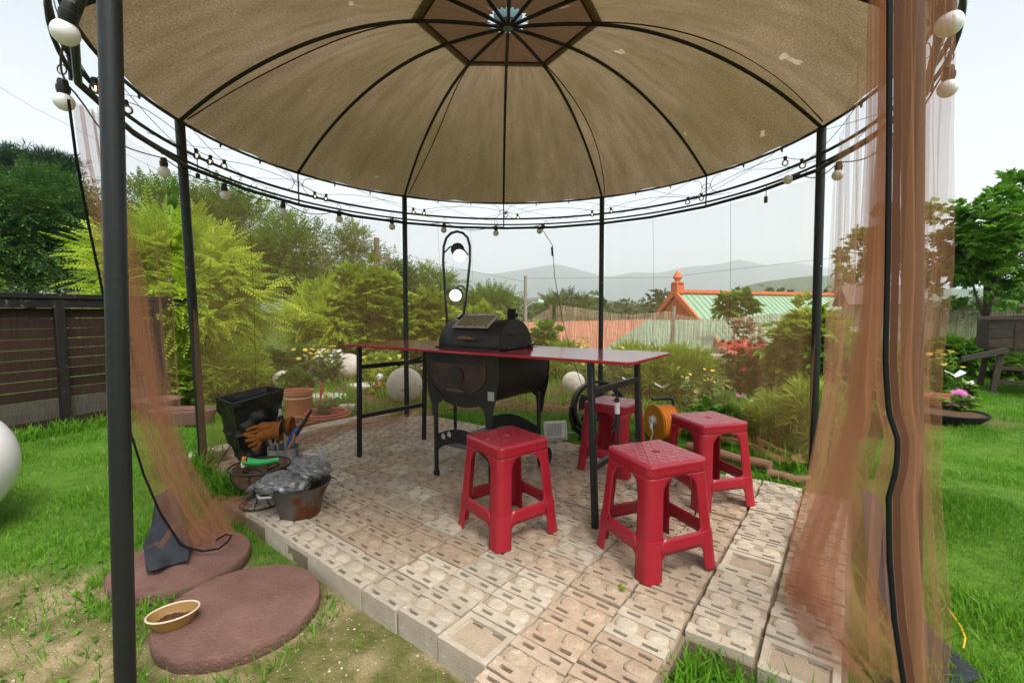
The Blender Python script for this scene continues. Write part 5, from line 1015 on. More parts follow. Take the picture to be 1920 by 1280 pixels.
# far woods: one mass
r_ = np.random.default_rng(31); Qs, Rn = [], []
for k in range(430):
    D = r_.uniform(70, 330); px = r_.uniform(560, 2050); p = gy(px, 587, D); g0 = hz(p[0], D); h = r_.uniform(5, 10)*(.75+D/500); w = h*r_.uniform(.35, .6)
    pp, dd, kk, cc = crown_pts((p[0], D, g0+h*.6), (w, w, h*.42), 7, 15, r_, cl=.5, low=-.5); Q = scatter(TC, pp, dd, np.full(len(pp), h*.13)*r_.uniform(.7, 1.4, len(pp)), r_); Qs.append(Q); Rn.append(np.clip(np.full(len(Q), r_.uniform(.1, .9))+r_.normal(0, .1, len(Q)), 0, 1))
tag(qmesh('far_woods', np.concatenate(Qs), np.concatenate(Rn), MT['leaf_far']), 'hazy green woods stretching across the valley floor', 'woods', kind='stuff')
# right-hand tree with glossy leaves
tree('broadleaf_tree', 'leafy tree with glossy bright leaves overhanging the wooden wagon', 1868, 4.3, 125, 315, 618, TC, .13, 'leaf_fresh', 'bark', 96, 34, gt, 25, cl=.18, shell=.10, low=-.95)
tree('broadleaf_tree', 'leafy sapling seen through the bunched curtain above the green nest box', 1655, 5.2, 72, 372, 560, TC, .14, 'leaf_fresh', 'bark', 36, 28, gt, 26, cl=.2, shell=.2)
# ------------------------------------------------------------------ garden shrubs and flowers
gs_ = 'garden shrubs'
def shrub(label, px, yb, wpx, ytop, T, size, m, ncl, per, seed, shell=.5, cl=.36, z=-.03, name='shrub', low=-.9, droop=.1, bark='twig_brown', extra=None, dfac=.85):
    rng = np.random.default_rng(seed); b = gz(px, yb, z); t = gy(px, ytop, b[1]); w = abs(gy(px+wpx, yb, b[1])[0]-b[0]); h = t[2]-z; c = np.array([b[0], b[1], z+h*.54]); rad = np.array([w, w*dfac, h*.48])
    o = thing(name, label, 'shrub', (b[0], b[1], z), group=gs_); f, cc = foliage('foliage', o, c, rad, ncl, per, T, size, m, rng, cl=cl, shell=shell, low=low, droop=droop)
    limbs(o, (b[0], b[1], z), c+np.array([0, 0, h*.1]), cc, max(.008, w*.028), bark, rng, 8, 'stem'); return o
shrub('big lime green feathery shrub behind the leaning post', 355, 738, 146, 398, TP, .25, 'leaf_lime', 90, 46, 41, shell=.4, cl=.28)
shrub('lime shoots leaning out past the near left post', 200, 700, 26, 400, TP, .26, 'leaf_lime', 8, 14, 42, shell=.3, cl=.25)
shrub('second lime green feathery shrub behind the daisies', 620, 700, 85, 535, TP, .24, 'leaf_lime', 50, 38, 44, cl=.28)
shrub('yellow green round-leaved shrub just left of the table back post', 690, 698, 78, 500, TC, .19, 'leaf_yellowgreen', 60, 46, 45, cl=.28)
shrub('tall leafy shoots of light green leaves behind the barbecue', 800, 690, 70, 550, TC, .26, 'leaf_yellowgreen', 26, 26, 46, shell=.3)
shrub('light green leafy shoots between lamp arch and barbecue chimney', 900, 690, 60, 565, TC, .26, 'leaf_yellowgreen', 18, 20, 47, shell=.3)
shrub('fine-leaved grey green bush below the white birdhouse', 425, 745, 70, 640, TN, .18, 'leaf_yellowgreen', 50, 34, 48, shell=.35)
shrub('leafy green bush right of the white birdhouse pole', 490, 722, 34, 655, TC, .13, 'leaf_mid', 26, 34, 49)
shrub('pale leafy weeds between kerb and lime shrub', 345, 752, 55, 690, TC, .15, 'leaf_yellowgreen', 22, 26, 50)
shrub('clipped blue green ball shrub behind the terracotta pot', 585, 728, 15, 696, TS, .05, 'leaf_blue', 30, 40, 51, shell=.8)
shrub('small green shrub growing in the tall terracotta pot', 556, 742, 20, 700, TC, .09, 'leaf_mid', 20, 28, 52, z=.12)
shrub('dense fine dark bush behind the lilac and white daisies', 590, 712, 52, 655, TN, .18, 'leaf_mid', 30, 36, 53)
shrub('big tangled leafy bush behind the corner post', 1525, 775, 74, 592, TC, .15, 'leaf_yellowgreen', 70, 30, 54, shell=.3, cl=.22)
shrub('tall pale sprigs on top of the tangled bush', 1510, 770, 56, 545, TC, .12, 'leaf_yellowgreen', 9, 10, 55, shell=.7, low=.2)
shrub('upright lance-leaved plants against the corner post', 1525, 850, 56, 735, TN, .19, 'leaf_yellowgreen', 24, 22, 56, shell=.3)
shrub('lance-leaved plants in front of the corner post bush', 1440, 832, 46, 750, TN, .17, 'leaf_yellowgreen', 18, 18, 57, shell=.3)
shrub('low light green ground plants behind the fourth stool', 1360, 815, 60, 765, TC, .12, 'leaf_fresh', 30, 30, 58)
shrub('leafy plants below the green nest box', 1600, 800, 60, 640, TC, .15, 'leaf_fresh', 30, 30, 59)
shrub('leafy weeds behind the wagon legs', 1890, 712, 40, 668, TC, .13, 'leaf_mid', 20, 30, 60)
shrub('fresh green shrub along the reed fence right of the curtain', 1795, 708, 46, 640, TC, .17, 'leaf_fresh', 30, 30, 61)
shrub('dried tan seed heads in front of the reed fence', 1390, 700, 42, 595, TC, .10, 'leaf_tan', 14, 16, 62, shell=.3)
shrub('grey green bushy weeds on the bed left of the coneflowers', 1270, 745, 75, 660, TN, .20, 'leaf_yellowgreen', 46, 26, 63, shell=.3)
shrub('grey green feathery weeds behind the fan', 1185, 728, 62, 655, TN, .20, 'leaf_yellowgreen', 36, 24, 64, shell=.3)
shrub('yellow green weeds seen between barbecue and table leg', 1060, 712, 55, 655, TN, .20, 'leaf_yellowgreen', 30, 30, 65, shell=.4)
shrub('vine climbing the reed fence behind the barbecue', 1020, 705, 28, 590, TC, .14, 'leaf_fresh', 16, 22, 66, shell=.3)
shrub('leafy weeds seen under the left table board', 720, 712, 50, 668, TC, .14, 'leaf_yellowgreen', 30, 26, 67, shell=.4)
shrub('green weeds behind the barbecue legs', 850, 730, 60, 670, TN, .17, 'leaf_fresh', 26, 28, 68, shell=.4)
# flowers: each clump a thing with stems, foliage and flower heads
def head_daisy(n=9):
    return np.array([leaf(1, .42, .02, (0, 0, 0), (math.cos(2*math.pi*k/n), math.sin(2*math.pi*k/n), .12), .05) for k in range(n)])
def head_cone(n=12): return np.array([leaf(1, .36, .02, (.25*math.cos(2*math.pi*k/n), .25*math.sin(2*math.pi*k/n), 0), (math.cos(2*math.pi*k/n), math.sin(2*math.pi*k/n), -.55), .25) for k in range(n)])
def heads(T, pos, size, rng, tilt=.35):
    n = len(pos); up = np.array([0, -.25, 1.])+rng.normal(0, tilt, (n, 3)); up = unit(up); x = unit(np.cross(up, rng.normal(0, 1, (n, 3)))); y = np.cross(up, x); F = np.stack([x, y, up], -1)
    return (np.einsum('nij,kvj->nkvi', F, T)*np.asarray(size)[:, None, None, None]+pos[:, None, None, :]).reshape(-1, 4, 3)
def flowers(label, px, yb, wpx, ytop, n, fm, fs, leafm, seed, T=None, z=-.03, lsize=.10, nleaf=260, yc=None, spread_y=None, name='flower_clump', cone=None, top=.35):
    rng = np.random.default_rng(seed); b = gz(px, yb, z); w = abs(gy(px+wpx, yb, b[1])[0]-b[0]); h = gy(px, ytop, b[1])[2]-z; o = thing(name, label, 'flowers', (b[0], b[1], z), group='flower clumps')
    P = np.stack([b[0]+rng.normal(0, .5, n)*w, b[1]+rng.normal(0, .35, n)*(spread_y or w), z+h*(1-top*rng.random(n)**1.5)], -1)
    Qs = []
    st = []
    for p in P:
        s = np.array([b[0]+(p[0]-b[0])*.6, b[1]+(p[1]-b[1])*.6, z]); d = p-s; sd = np.array([.0018+.0008*h, 0, 0]); mid = s+d*.55+np.array([0, 0, .04*h]); st += [[s-sd, s+sd, mid+sd, mid-sd], [mid-sd, mid+sd, p+sd*.6, p-sd*.6]]
    qmesh('stems', np.array(st), np.full(len(st), .3), MT[leafm], o, o.location)['kind'] = 'stuff'
    k = rng.integers(0, n, nleaf); t = rng.random(nleaf)**.8*.85; q = np.array([b[0]+(P[k, 0]-b[0])*(.6+.4*t), b[1]+(P[k, 1]-b[1])*(.6+.4*t), z+(P[k, 2]-z)*t]).T; d = rng.normal(0, 1, (nleaf, 3)); d[:, 2] = abs(d[:, 2])*.5
    qmesh('leaves', scatter(TS, q, d, rng.uniform(.6, 1.2, nleaf)*lsize, rng), rng.random(nleaf), MT[leafm], o, o.location)['kind'] = 'stuff'
    T = head_daisy() if T is None else T; Q = heads(T, P, fs*rng.uniform(.75, 1.15, n), rng); qmesh('petals', Q, np.repeat(rng.random(n), len(T)), MT[fm], o, o.location)['kind'] = 'stuff'
    if cone:
        for p in P: obj('flower_head', MB().ball(Vector(p)+Vector((0, 0, fs*.12)), fs*.34, 8, 6, .85), MT[cone], o, 180, world=True)
    return o, P
flowers('clump of red coneflowers with drooping petals and dark cones', 1395, 752, 58, 640, 28, 'petal_red', .078, 'leaf_mid', 71, head_cone(), lsize=.17, nleaf=420, cone='cone_brown', top=.42)
flowers('yellow daisies on thin stems behind the potted plants', 600, 722, 45, 648, 30, 'petal_yellow', .045, 'leaf_gray', 72, nleaf=300)
flowers('white and cream daisies beside the pale concrete ball', 622, 726, 24, 655, 34, 'petal_white', .036, 'leaf_gray', 73, nleaf=300)
flowers('scattered white asters in the grey green bush', 430, 745, 62, 655, 16, 'petal_white', .03, 'leaf_gray', 74, top=.7)
flowers('yellow wildflowers behind the table and fan', 1130, 735, 85, 648, 34, 'petal_yellow', .03, 'leaf_gray', 75, nleaf=420, top=.6)
flowers('small yellow flowers on stems under the left table board', 720, 738, 45, 668, 16, 'petal_yellow', .032, 'leaf_yellowgreen', 76)
flowers('pale pink coneflowers behind the barbecue side', 790, 735, 30, 675, 8, 'petal_pink', .035, 'leaf_gray', 77)
flowers('small white meadow flowers left of the red coneflowers', 1265, 745, 55, 672, 34, 'petal_white', .024, 'leaf_gray', 78, nleaf=360, top=.6)
flowers('pale yellow blossoms on wiry stems below the coneflowers', 1320, 770, 50, 690, 18, 'petal_yellow', .026, 'leaf_gray', 79, top=.7)
flowers('single orange marigold heads right of the coneflowers', 1455, 765, 10, 684, 3, 'petal_orange', .05, 'leaf_mid', 80, nleaf=40, top=.1)
flowers('lilac and white low flowers near the small green plant tag', 1370, 790, 30, 738, 26, 'petal_pink', .022, 'leaf_mid', 81, top=.5)
flowers('magenta petunias in the dark pot beside the lime shrub', 300, 745, 14, 722, 16, 'petal_pink', .04, 'leaf_mid', 82, z=.08, top=.5)
flowers('yellow marigolds against the wooden fence', 195, 768, 12, 728, 12, 'petal_yellow', .04, 'leaf_mid', 83)
flowers('orange marigold beside the leaning post', 383, 775, 5, 742, 3, 'petal_orange', .045, 'leaf_mid', 84, nleaf=30, top=.1)
flowers('yellow daisies in front of the wagon and reed fence', 1768, 745, 28, 655, 20, 'petal_yellow', .04, 'leaf_mid', 85, top=.4)
flowers('purple petunias spilling over the round black planter', 1800, 778, 22, 735, 26, 'petal_pink', .04, 'leaf_mid', 86, top=.9)
flowers('pale lilac daisies behind the black planter', 1812, 752, 16, 716, 10, 'petal_white', .03, 'leaf_mid', 87)
# ------------------------------------------------------------------ concrete balls, ornaments, pots
def cball(label, x, y, r, z=-.03, m='concrete_ball'):
    b = gz(x, y+r, z); R_ = r*(b[1]-CAM[1])/FPX; R_ *= 1.0; o = obj('concrete_ball', MB().ball((0, 0, R_*.97), R_, 40, 26), MT[m], None, 180); o.location = (b[0], b[1]+R_*.3, z); return tag(o, label, 'ball', 'concrete garden balls')
cball('pale concrete ball with a flaky crust beside the globe light on a stake', 757, 722, 34)
cball('pale concrete ball half hidden behind the white daisies', 652, 688, 26)
cball('concrete ball on the grass between barbecue and fan', 1076, 718, 22)
cball('pale ball behind the tall terracotta pot', 528, 712, 18)
cball('pale ball among the lance-leaved plants by the corner post', 1503, 762, 16)
cball('small cream ball behind the fan and stool', 1148, 733, 10)
cball('small cream ball among the lilac flowers', 1378, 733, 9)
b = gz(712, 738, -.03); o = thing('stake_light', 'small white globe light on a stake between two concrete balls', 'garden light', (b[0], b[1], -.03)); h = gy(712, 707, b[1])[2]+.03; obj('stake', MB().cyl((0, 0, 0), (0, 0, h-.04), .012, 8), MT['pole_wood'], o); obj('globe', MB().ball((0, 0, h), .052, 20, 14), MT['opal'], o, 180); obj('collar', MB().lathe([(.02, -.03), (.075, -.09), (.078, -.085), (.02, -.02)], 12, (0, 0, h-.02)), MT['terracotta'], o)
for (x, y, rx, lb) in ((612, 742, .26, 'pale stepping stone behind the potted petunias'), (690, 722, .30, 'pale stepping stone in front of the daisies'), (1325, 690, .4, 'pale stone bench slab in front of the reed fence'), (655, 762, .12, 'small pale flat stone on the mulch')):
    b = gz(x, y, -.01); o = obj('garden_stone', MB().lathe([(.001, .02), (rx*.9, .02), (rx, .008), (rx, -.03)], 20, sy=.6), MT['stone_pale'], None, 40); o.location = (b[0], b[1], -.01 if x < 1300 else .22); tag(o, lb, 'stone')
    if x > 1300: obj('support', MB().box((0, 0, -.14), (.5, .2, .22)), MT['stone_pale'], o)
def pot(name, label, x, y, prof, m='terracotta', z=-.04, soil=None, sx=1, sy=1, rz=0, cat='plant pot'):
    b = gz(x, y, z); o = thing(name, label, cat, (b[0], b[1], z), rz); obj('pot', MB().lathe(prof, 32, sx=sx, sy=sy), MT[m], o, 40)
    if soil: obj('soil', MB().lathe([(.001, soil[1]+.01), (soil[0], soil[1])], 24, sx=sx, sy=sy), MT['soil'], o)
    return o
o = pot('terracotta_pot', 'tall terracotta pot with a pale band near the rim', 561, 787, [(.001, 0), (.105, 0), (.115, .12), (.128, .25), (.138, .26), (.138, .30), (.12, .30), (.12, .2)], soil=(.12, .24)); obj('band', MB().lathe([(.1275, .222), (.131, .225), (.1305, .238), (.1275, .24)], 32), MT['bowl_rim'], o)
o = pot('terracotta_bowl', 'shallow terracotta bowl with dry soil in front of the tall pot', 560, 802, [(.001, 0), (.13, 0), (.17, .05), (.19, .075), (.18, .08), (.15, .05), (.001, .04)], soil=(.165, .06))
o = pot('terracotta_bowl', 'terracotta bowl with a red rimmed hanging pot and petunias', 612, 792, [(.001, 0), (.16, 0), (.20, .05), (.225, .085), (.21, .09), (.18, .05), (.001, .04)], soil=(.19, .06))
obj('inner_pot_rim', MB().tube([(.185*math.cos(a), .185*math.sin(a), .10) for a in np.linspace(0, 6.283, 30, endpoint=False)], .012, 8, closed=True), MT['pink_plastic'], o)
obj('hanging_hook', MB().tube([(-.06, 0, .10), (-.05, 0, .22), (-.04, 0, .30), (-.03, 0, .34), (-.035, 0, .375), (-.06, 0, .385), (-.08, 0, .37)], [.006, .007, .016, .014, .012, .011, .008], 8), MT['pink_plastic'], o)
obj('hanging_arm', MB().tube([(-.04, 0, .30), (.03, .0, .22), (.12, 0, .10)], .005, 6), MT['pink_plastic'], o)
flowers('leggy potted petunia with a few magenta blooms', 608, 782, 26, 745, 8, 'petal_pink', .035, 'leaf_gray', 88, z=.03, top=.9, nleaf=200, lsize=.06)
pot('oval_trough', 'long oval dark clay trough on the lawn by the leaning post', 345, 792, [(.001, 0), (.13, 0), (.15, .08), (.16, .13), (.15, .135), (.14, .1), (.001, .09)], m='slab_red', soil=(.145, .10), sx=2.0)
pot('clay_pot', 'dark clay pot holding the magenta petunias', 300, 778, [(.001, 0), (.13, 0), (.18, .12), (.20, .17), (.19, .175), (.16, .1), (.001, .1)], m='slab_red', soil=(.18, .13))
pot('terracotta_planter', 'oblong terracotta planter beside the round black planter', 1762, 762, [(.001, 0), (.17, 0), (.20, .09), (.21, .10), (.21, .13), (.19, .13), (.18, .1)], soil=(.18, .11), sx=1.2, sy=.6)
pot('round_planter', 'shallow round black planter on the right lawn', 1775, 785, [(.001, 0), (.24, 0), (.29, .05), (.30, .075), (.285, .08), (.25, .05), (.001, .05)], m='black_rubber', soil=(.28, .06))
for (x, y, yb, sc, lb) in ((586, 693, 720, .05, 'white butterfly ornament on the clipped ball shrub'), (1178, 714, 745, .075, 'white butterfly stake with open wings behind the table leg'), (1241, 726, 755, .085, 'white butterfly stake tilted beside the cable reel handle'), (1140, 695, 730, .05, 'white butterfly stake near the table corner post'), (1787, 705, 760, .10, 'white butterfly stake on the right lawn')):
    b = gz(x, yb, -.03); h = gy(x, y, b[1])[2]; o = thing('butterfly_ornament', lb, 'ornament', (b[0], b[1], -.03), group='butterfly stakes'); obj('stake', MB().cyl((0, 0, 0), (0, 0, h+.03), .0025, 5), MT['net_wire'], o)
    for s in (-1, 1): solid(obj('wing', MB().grid(lambda u, v: (s*sc*u*(1-.25*(v-.5)**2*4*.5), sc*.9*(v-.5)*(.5+u)*.5, h+.03+sc*.5*u+sc*.25*(v-.5)), 5, 6), MT['white_china'], o, 180), .002)
for (x, y, lb) in ((1309, 757, 'small pale green plant tag on the bed behind the stools'), (633, 748, 'small green plant tag near the stepping stone'), (587, 776, 'green plant tag lying in the shallow terracotta bowl')):
    b = gz(x, y, -.0); o = obj('plant_tag', MB().box((0, 0, .035), (.085, .004, .05), ch=.001).box((0, 0, -.0), (.02, .003, .05)), MT['tag_green'], None, 0); o.location = (b[0], b[1], b[2]); o.rotation_euler = (-.4, 0, .1); tag(o, lb, 'plant tag')
# white birdhouse on a pole
b = gz(473, 725, -.03); o = thing('birdhouse', 'little white birdhouse with a pitched roof on a thin pole', 'birdhouse', (b[0], b[1], -.03), R(8)); h = gy(473, 645, b[1])[2]+.03; obj('pole', MB().cyl((0, 0, 0), (0, 0, h), .008, 8), MT['white_paint'], o)
bd = obj('body', MB().prism([(-.055, 0), (.055, 0), (.06, .07), (0, .14), (-.06, .07)], .10, M=Matrix.Rotation(R(90), 3, 'X'), c=(0, .05, h)), MT['white_paint'], o, 0)
obj('entrance', MB().lathe([(.001, 0), (.017, 0)], 16, (0, -.0515, h+.06), M=Matrix.Rotation(R(90), 3, 'X')), MT['black_plain'], bd, 0)
for s in (-1, 1): obj('roof', MB().grid(lambda u, v: (s*(.005+.10*u+.01*u*u), lerp(-.065, .065, v), h+.152-.10*u+.03*u*u), 6, 2), MT['white_paint'], o, 60); 
obj('finial', MB().tube([(0, 0, h+.14), (.004, 0, h+.18), (-.012, 0, h+.20)], .005, 6), MT['white_paint'], o)
# green nest box on a post
b = gz(1625, 760, -.03); o = thing('nest_box', 'pale green wooden box with a brown pitched roof on a post', 'nest box', (b[0], b[1], -.03), R(-22)); h = gy(1625, 612, b[1])[2]+.03; obj('post', MB().box((0, 0, h/2), (.07, .07, h), ch=.004), MT['pole_wood'], o)
obj('box', MB().prism([(-.22, 0), (.22, 0), (.22, .24), (0, .40), (-.22, .24)], .42, M=Matrix.Rotation(R(90), 3, 'X') , c=(0, .21, h)), MT['pale_green_wood'], o, 0).rotation_euler = (0, 0, R(90))
for s in (-1, 1): rf = obj('roof', MB().box((0, 0, 0), (.58, .36, .02), ch=.003), MT['shingle_brown'], o, 30); rf.location = (0, s*.145, h+.335); rf.rotation_euler = (-s*R(36), 0, 0)
# ------------------------------------------------------------------ wooden fence on the left
A, B = np.array(gz(0, 829, -.055)), np.array(gz(205, 790, -.05)); dv = (B-A)/np.linalg.norm(B-A); zt = gy(100, 549, lerp(A, B, .5)[1])[2]
fe = thing('wooden_fence', 'dark brown horizontal plank fence with a black top rail beside the lawn', 'fence', (A[0], A[1], -.06), math.atan2(dv[1], dv[0])); FLn = np.linalg.norm(B-A)
posts = [-1.75, -.62, lerp(0, FLn, .56), 1.62*FLn]
for x in posts: obj('fence_post', MB().box((x, -.022, (zt+.06)/2), (.07, .05, zt+.05), ch=.004), MT['plank_dark'], fe)
obj('top_rail', MB().box((sum(posts)/4+.1, 0, zt+.03), (posts[-1]-posts[0]+.3, .11, .045), ch=.004), MT['plank_dark'], fe); obj('fascia', MB().box((sum(posts)/4+.1, -.03, zt-.035), (posts[-1]-posts[0]+.2, .025, .075), ch=.003), MT['plank_dark'], fe)
np_ = 13; ph = (zt-.02)/np_
for a, c in zip(posts[:-1], posts[1:]):
    for k in range(np_): obj('plank', MB().box(((a+c)/2, gb.uniform(-.002, .002)+.018, .035+ph*(k+.5)), (c-a-.006, .02, ph-.003-gb.uniform(0, .003)), ch=.002), MT['plank_gray' if k in (1, 2) else 'plank_brown'], fe).rotation_euler = (0, gb.uniform(-.002, .002), 0)
# ------------------------------------------------------------------ reed fences
def reed(label, tops, x0, x1, posts):
    T_ = np.array(tops, float); n = 70; P = []
    for k in range(n+1): x = lerp(x0, x1, k/n); Yv = np.interp(x, T_[:, 0], T_[:, 2]); p = gy(x, np.interp(x, T_[:, 0], T_[:, 1]), Yv); P.append((p[0], p[1], p[2]))
    o = thing('reed_fence', label, 'fence', (P[n//2][0], P[n//2][1], hz(P[n//2][0], P[n//2][1])))
    def F(u, v): i = min(int(u*n+.5), n); p = P[i]; g0 = hz(p[0], p[1])-.02; return (p[0], p[1]+.02*math.sin(u*40)*v, lerp(g0, p[2]+.008*math.sin(i*2.3), v))
    solid(obj('reed_screen', MB().grid(F, n, 6), MT['reed'], o, 60, world=True), .012)
    nt = MB()
    for v in np.linspace(.15, .98, 8): nt.tube([(F(i/n, v)[0], F(i/n, v)[1]-.02, F(i/n, v)[2]-.03*abs(math.sin(i*.9+v*9))*.5) for i in range(n+1)], .0022, 4)
    for i in range(0, n+1, 2): nt.tube([(F(i/n, v)[0]+.02*math.sin(v*7+i), F(i/n, v)[1]-.022, F(i/n, v)[2]) for v in (.1, .4, .7, .99)], .0018, 4)
    obj('net', nt, MT['net_wire'], o, 0, world=True)['kind'] = 'stuff'
    for (x, ex, m) in posts: Yv = np.interp(x, T_[:, 0], T_[:, 2]); p = gy(x, np.interp(x, T_[:, 0], T_[:, 1])-ex, Yv); obj('fence_post', MB().cyl((p[0], p[1]+.04, hz(p[0], p[1])-.1), (p[0]+.03, p[1]+.04, p[2]), .035, 10), MT[m], o, 60, world=True)
reed('sagging reed fence behind the barbecue, left of the tall joint post', [(540, 632, 5.3), (700, 622, 5.5), (800, 604, 5.7), (832, 612, 5.8), (920, 615, 5.9), (986, 602, 6.0), (1034, 577, 6.0)], 540, 1032, [(560, 4, 'pole_wood'), (1030, 8, 'pole_wood'), (760, 0, 'pole_wood')])
reed('sagging reed fence in front of the orange and green roofs', [(1040, 574, 5.9), (1060, 573, 5.9), (1124, 583, 5.8), (1164, 590, 5.8), (1211, 588, 5.7), (1255, 583, 5.7), (1285, 593, 5.6), (1330, 598, 5.6), (1381, 595, 5.5), (1448, 588, 5.4), (1520, 582, 5.2), (1650, 580, 5.0), (1745, 584, 4.8), (1790, 577, 4.7), (1850, 562, 4.6), (2050, 560, 4.2)], 1042, 2050, [(1262, 12, 'pole_concrete'), (1500, 3, 'pole_wood'), (1760, 4, 'pole_wood')])
# ------------------------------------------------------------------ wagon on the right
b = gz(1852, 738, -.05); wg = thing('wooden_wagon', 'old dark wooden wagon with a slatted body on beam legs', 'wagon', (b[0], b[1], -.05), R(-38))
dpt = b[1]-CAM[1]; s = dpt/FPX; zb, zt2 = 1.0-(655-587)*s+.05, 1.0-(603-587)*s+.05
for k in range(3): obj('side_plank', MB().box((.75, .0, zb+(zt2-zb)*(k+.5)/3), (1.5, .03, (zt2-zb)/3-.008), ch=.003), MT['wagon_wood'], wg).rotation_euler = (0, R(-2), 0)
obj('end_board', MB().box((.0, .4, (zb+zt2)/2), (.03, .8, zt2-zb), ch=.003), MT['wagon_wood'], wg); obj('floor', MB().box((.75, .4, zb-.02), (1.5, .8, .04), ch=.003), MT['wagon_wood'], wg); obj('side_board', MB().box((.75, .8, (zb+zt2)/2), (1.5, .03, zt2-zb), ch=.003), MT['wagon_wood'], wg)
obj('iron_strap', MB().box((.22, -.019, (zb+zt2)/2), (.05, .006, zt2-zb+.02)), MT['grill_rust'], wg, 0); obj('top_rail', MB().box((.72, -.005, zt2+.025), (1.6, .06, .05), ch=.004), MT['wagon_wood'], wg).rotation_euler = (0, R(-3), 0)
for x in (.10, 1.2):
    for y in (.0, .75): obj('leg', MB().bar((x-.06, y, 0), (x, y, zb), .06, .06, .004), MT['wagon_wood'], wg)
for z in (.16, .34): obj('cross_rail', MB().bar((.02, .02, z), (1.4, .02, z-.02), .04, .05, .003), MT['wagon_wood'], wg)
obj('shaft', MB().bar((-.26, -.05, zb-.16), (.14, -.04, zb-.02), .05, .07, .004), MT['plank_gray'], wg)
obj('wheel', MB().tube([(1.05+.33*math.cos(a), -.09, .34+.33*math.sin(a)) for a in np.linspace(0, 6.283, 30, endpoint=False)], .028, 8, closed=True), MT['wagon_wood'], wg)
for k in range(5): a = k*math.pi/5; obj('spoke', MB().bar((1.05+.32*math.cos(a), -.09, .34+.32*math.sin(a)), (1.05-.32*math.cos(a), -.09, .34-.32*math.sin(a)), .03, .03), MT['wagon_wood'], wg)
#obj('slatted_tray', MB().box((.62, .55, zt2+.16), (.7, .3, .02), M=Matrix.Rotation(R(-38), 3, 'Y')), MT['shingle_brown'], wg)
# ------------------------------------------------------------------ houses beyond the fence
p0 = np.array(gy(1266, 549, 13.5)); p1 = np.array(gy(1606, 556, 17.8)); p1[2] = p0[2]; ax = (p1-p0); LH = np.linalg.norm(ax); ax /= LH
g0 = -3.6; hs2 = thing('house', 'orange walled house with a pale green roof, orange ridge and a finial on its gable', 'house', (p0[0], p0[1], g0), math.atan2(ax[1], ax[0])); zr_ = p0[2]-g0; hw, dr_ = 2.6, 2.3
obj('wall', MB().prism([(-hw+.15, 0), (hw-.15, 0), (hw-.15, zr_-dr_-.05), (0, zr_-.12), (-hw+.15, zr_-dr_-.05)], LH-.1, M=Matrix(((0, 0, 1), (1, 0, 0), (0, 1, 0))), c=(.04, 0, 0)), MT['house_orange'], hs2, 0)
for s in (-1, 1):
    rf = obj('roof', MB().add([(0, 0, zr_), (LH, 0, zr_), (LH, s*(hw+.3), zr_-dr_-.27), (0, s*(hw+.3), zr_-dr_-.27)]+[(0, 0, zr_-.08), (LH, 0, zr_-.08), (LH, s*(hw+.3), zr_-dr_-.35), (0, s*(hw+.3), zr_-dr_-.35)], [(0, 1, 2, 3), (7, 6, 5, 4), (0, 3, 7, 4), (1, 5, 6, 2), (2, 6, 7, 3), (0, 4, 5, 1)][::1]), MT['roof_green'], hs2, 0)
    for k in range(40): x = (k+.5)*LH/40; obj('roof_rib', MB().bar((x, 0, zr_+.012), (x, s*(hw+.3), zr_-dr_-.258), .03, .03), MT['roof_green'], rf, 0)
    obj('barge_board', MB().bar((-.03, 0, zr_+.02), (-.03, s*(hw+.32), zr_-dr_-.26), .10, .16), MT['fascia_orange'], hs2, 0)
    for k in range(16): y = s*(k+.5)*hw/16; obj('wall_rib', MB().bar((.03, y, .05), (.03, y, zr_-.2-abs(y)/hw*dr_), .03, .03), MT['house_orange'], hs2, 0)
obj('ridge_cap', MB().bar((-.05, 0, zr_+.06), (LH, 0, zr_+.06), .22, .12), MT['fascia_orange'], hs2, 0)
ks_ = dpt2 = (13.5-CAM[1])/FPX; obj('finial', MB().box((.1, 0, zr_+.15), (.34, .34, .36), ch=.02), MT['house_orange'], hs2, 0); obj('finial_spire', MB().lathe([(.22, 0), (.22, .05), (.10, .08), (.10, .14), (.17, .22), (.12, .36), (.001, .5)], 12, (.1, 0, zr_+.33)), MT['house_orange'], hs2, 40)
q = [np.array(gy(x, y, Yv)) for x, y, Yv in ((985, 604, 12), (1215, 599, 12), (1105, 672, 8.4), (930, 676, 8.4), (1345, 600, 12), (1330, 672, 8.4))]
lo = thing('shed', 'low building whose orange and green sheet roof shows through the reed fence', 'building', (q[2][0], 10, -3.4))
for nm, ids, m_ in (('orange_roof', (0, 1, 2, 3), 'roof_orange'), ('green_roof', (1, 4, 5, 2), 'roof_green')):
    vv = [q[i] for i in ids]; obj(nm, MB().add([tuple(v) for v in vv]+[tuple(v-np.array([0, 0, .1])) for v in vv], [(3, 2, 1, 0), (4, 5, 6, 7), (0, 1, 5, 4), (1, 2, 6, 5), (2, 3, 7, 6), (3, 0, 4, 7)]), MT[m_], lo, 0, world=True)
x0, x1 = q[3][0]+.2, q[5][0]-.2; obj('wall', MB().add([(x0, 8.7, -3.6), (x1, 8.7, -3.6), (x1, 11.8, -3.6), (x0, 11.8, -3.6), (x0, 8.7, q[3][2]-.16), (x1, 8.7, q[5][2]-.16), (x1, 11.8, .45), (x0, 11.8, .4)], [(0, 1, 5, 4), (1, 2, 6, 5), (2, 3, 7, 6), (3, 0, 4, 7), (4, 5, 6, 7)]), MT['house_orange'], lo, 0, world=True)
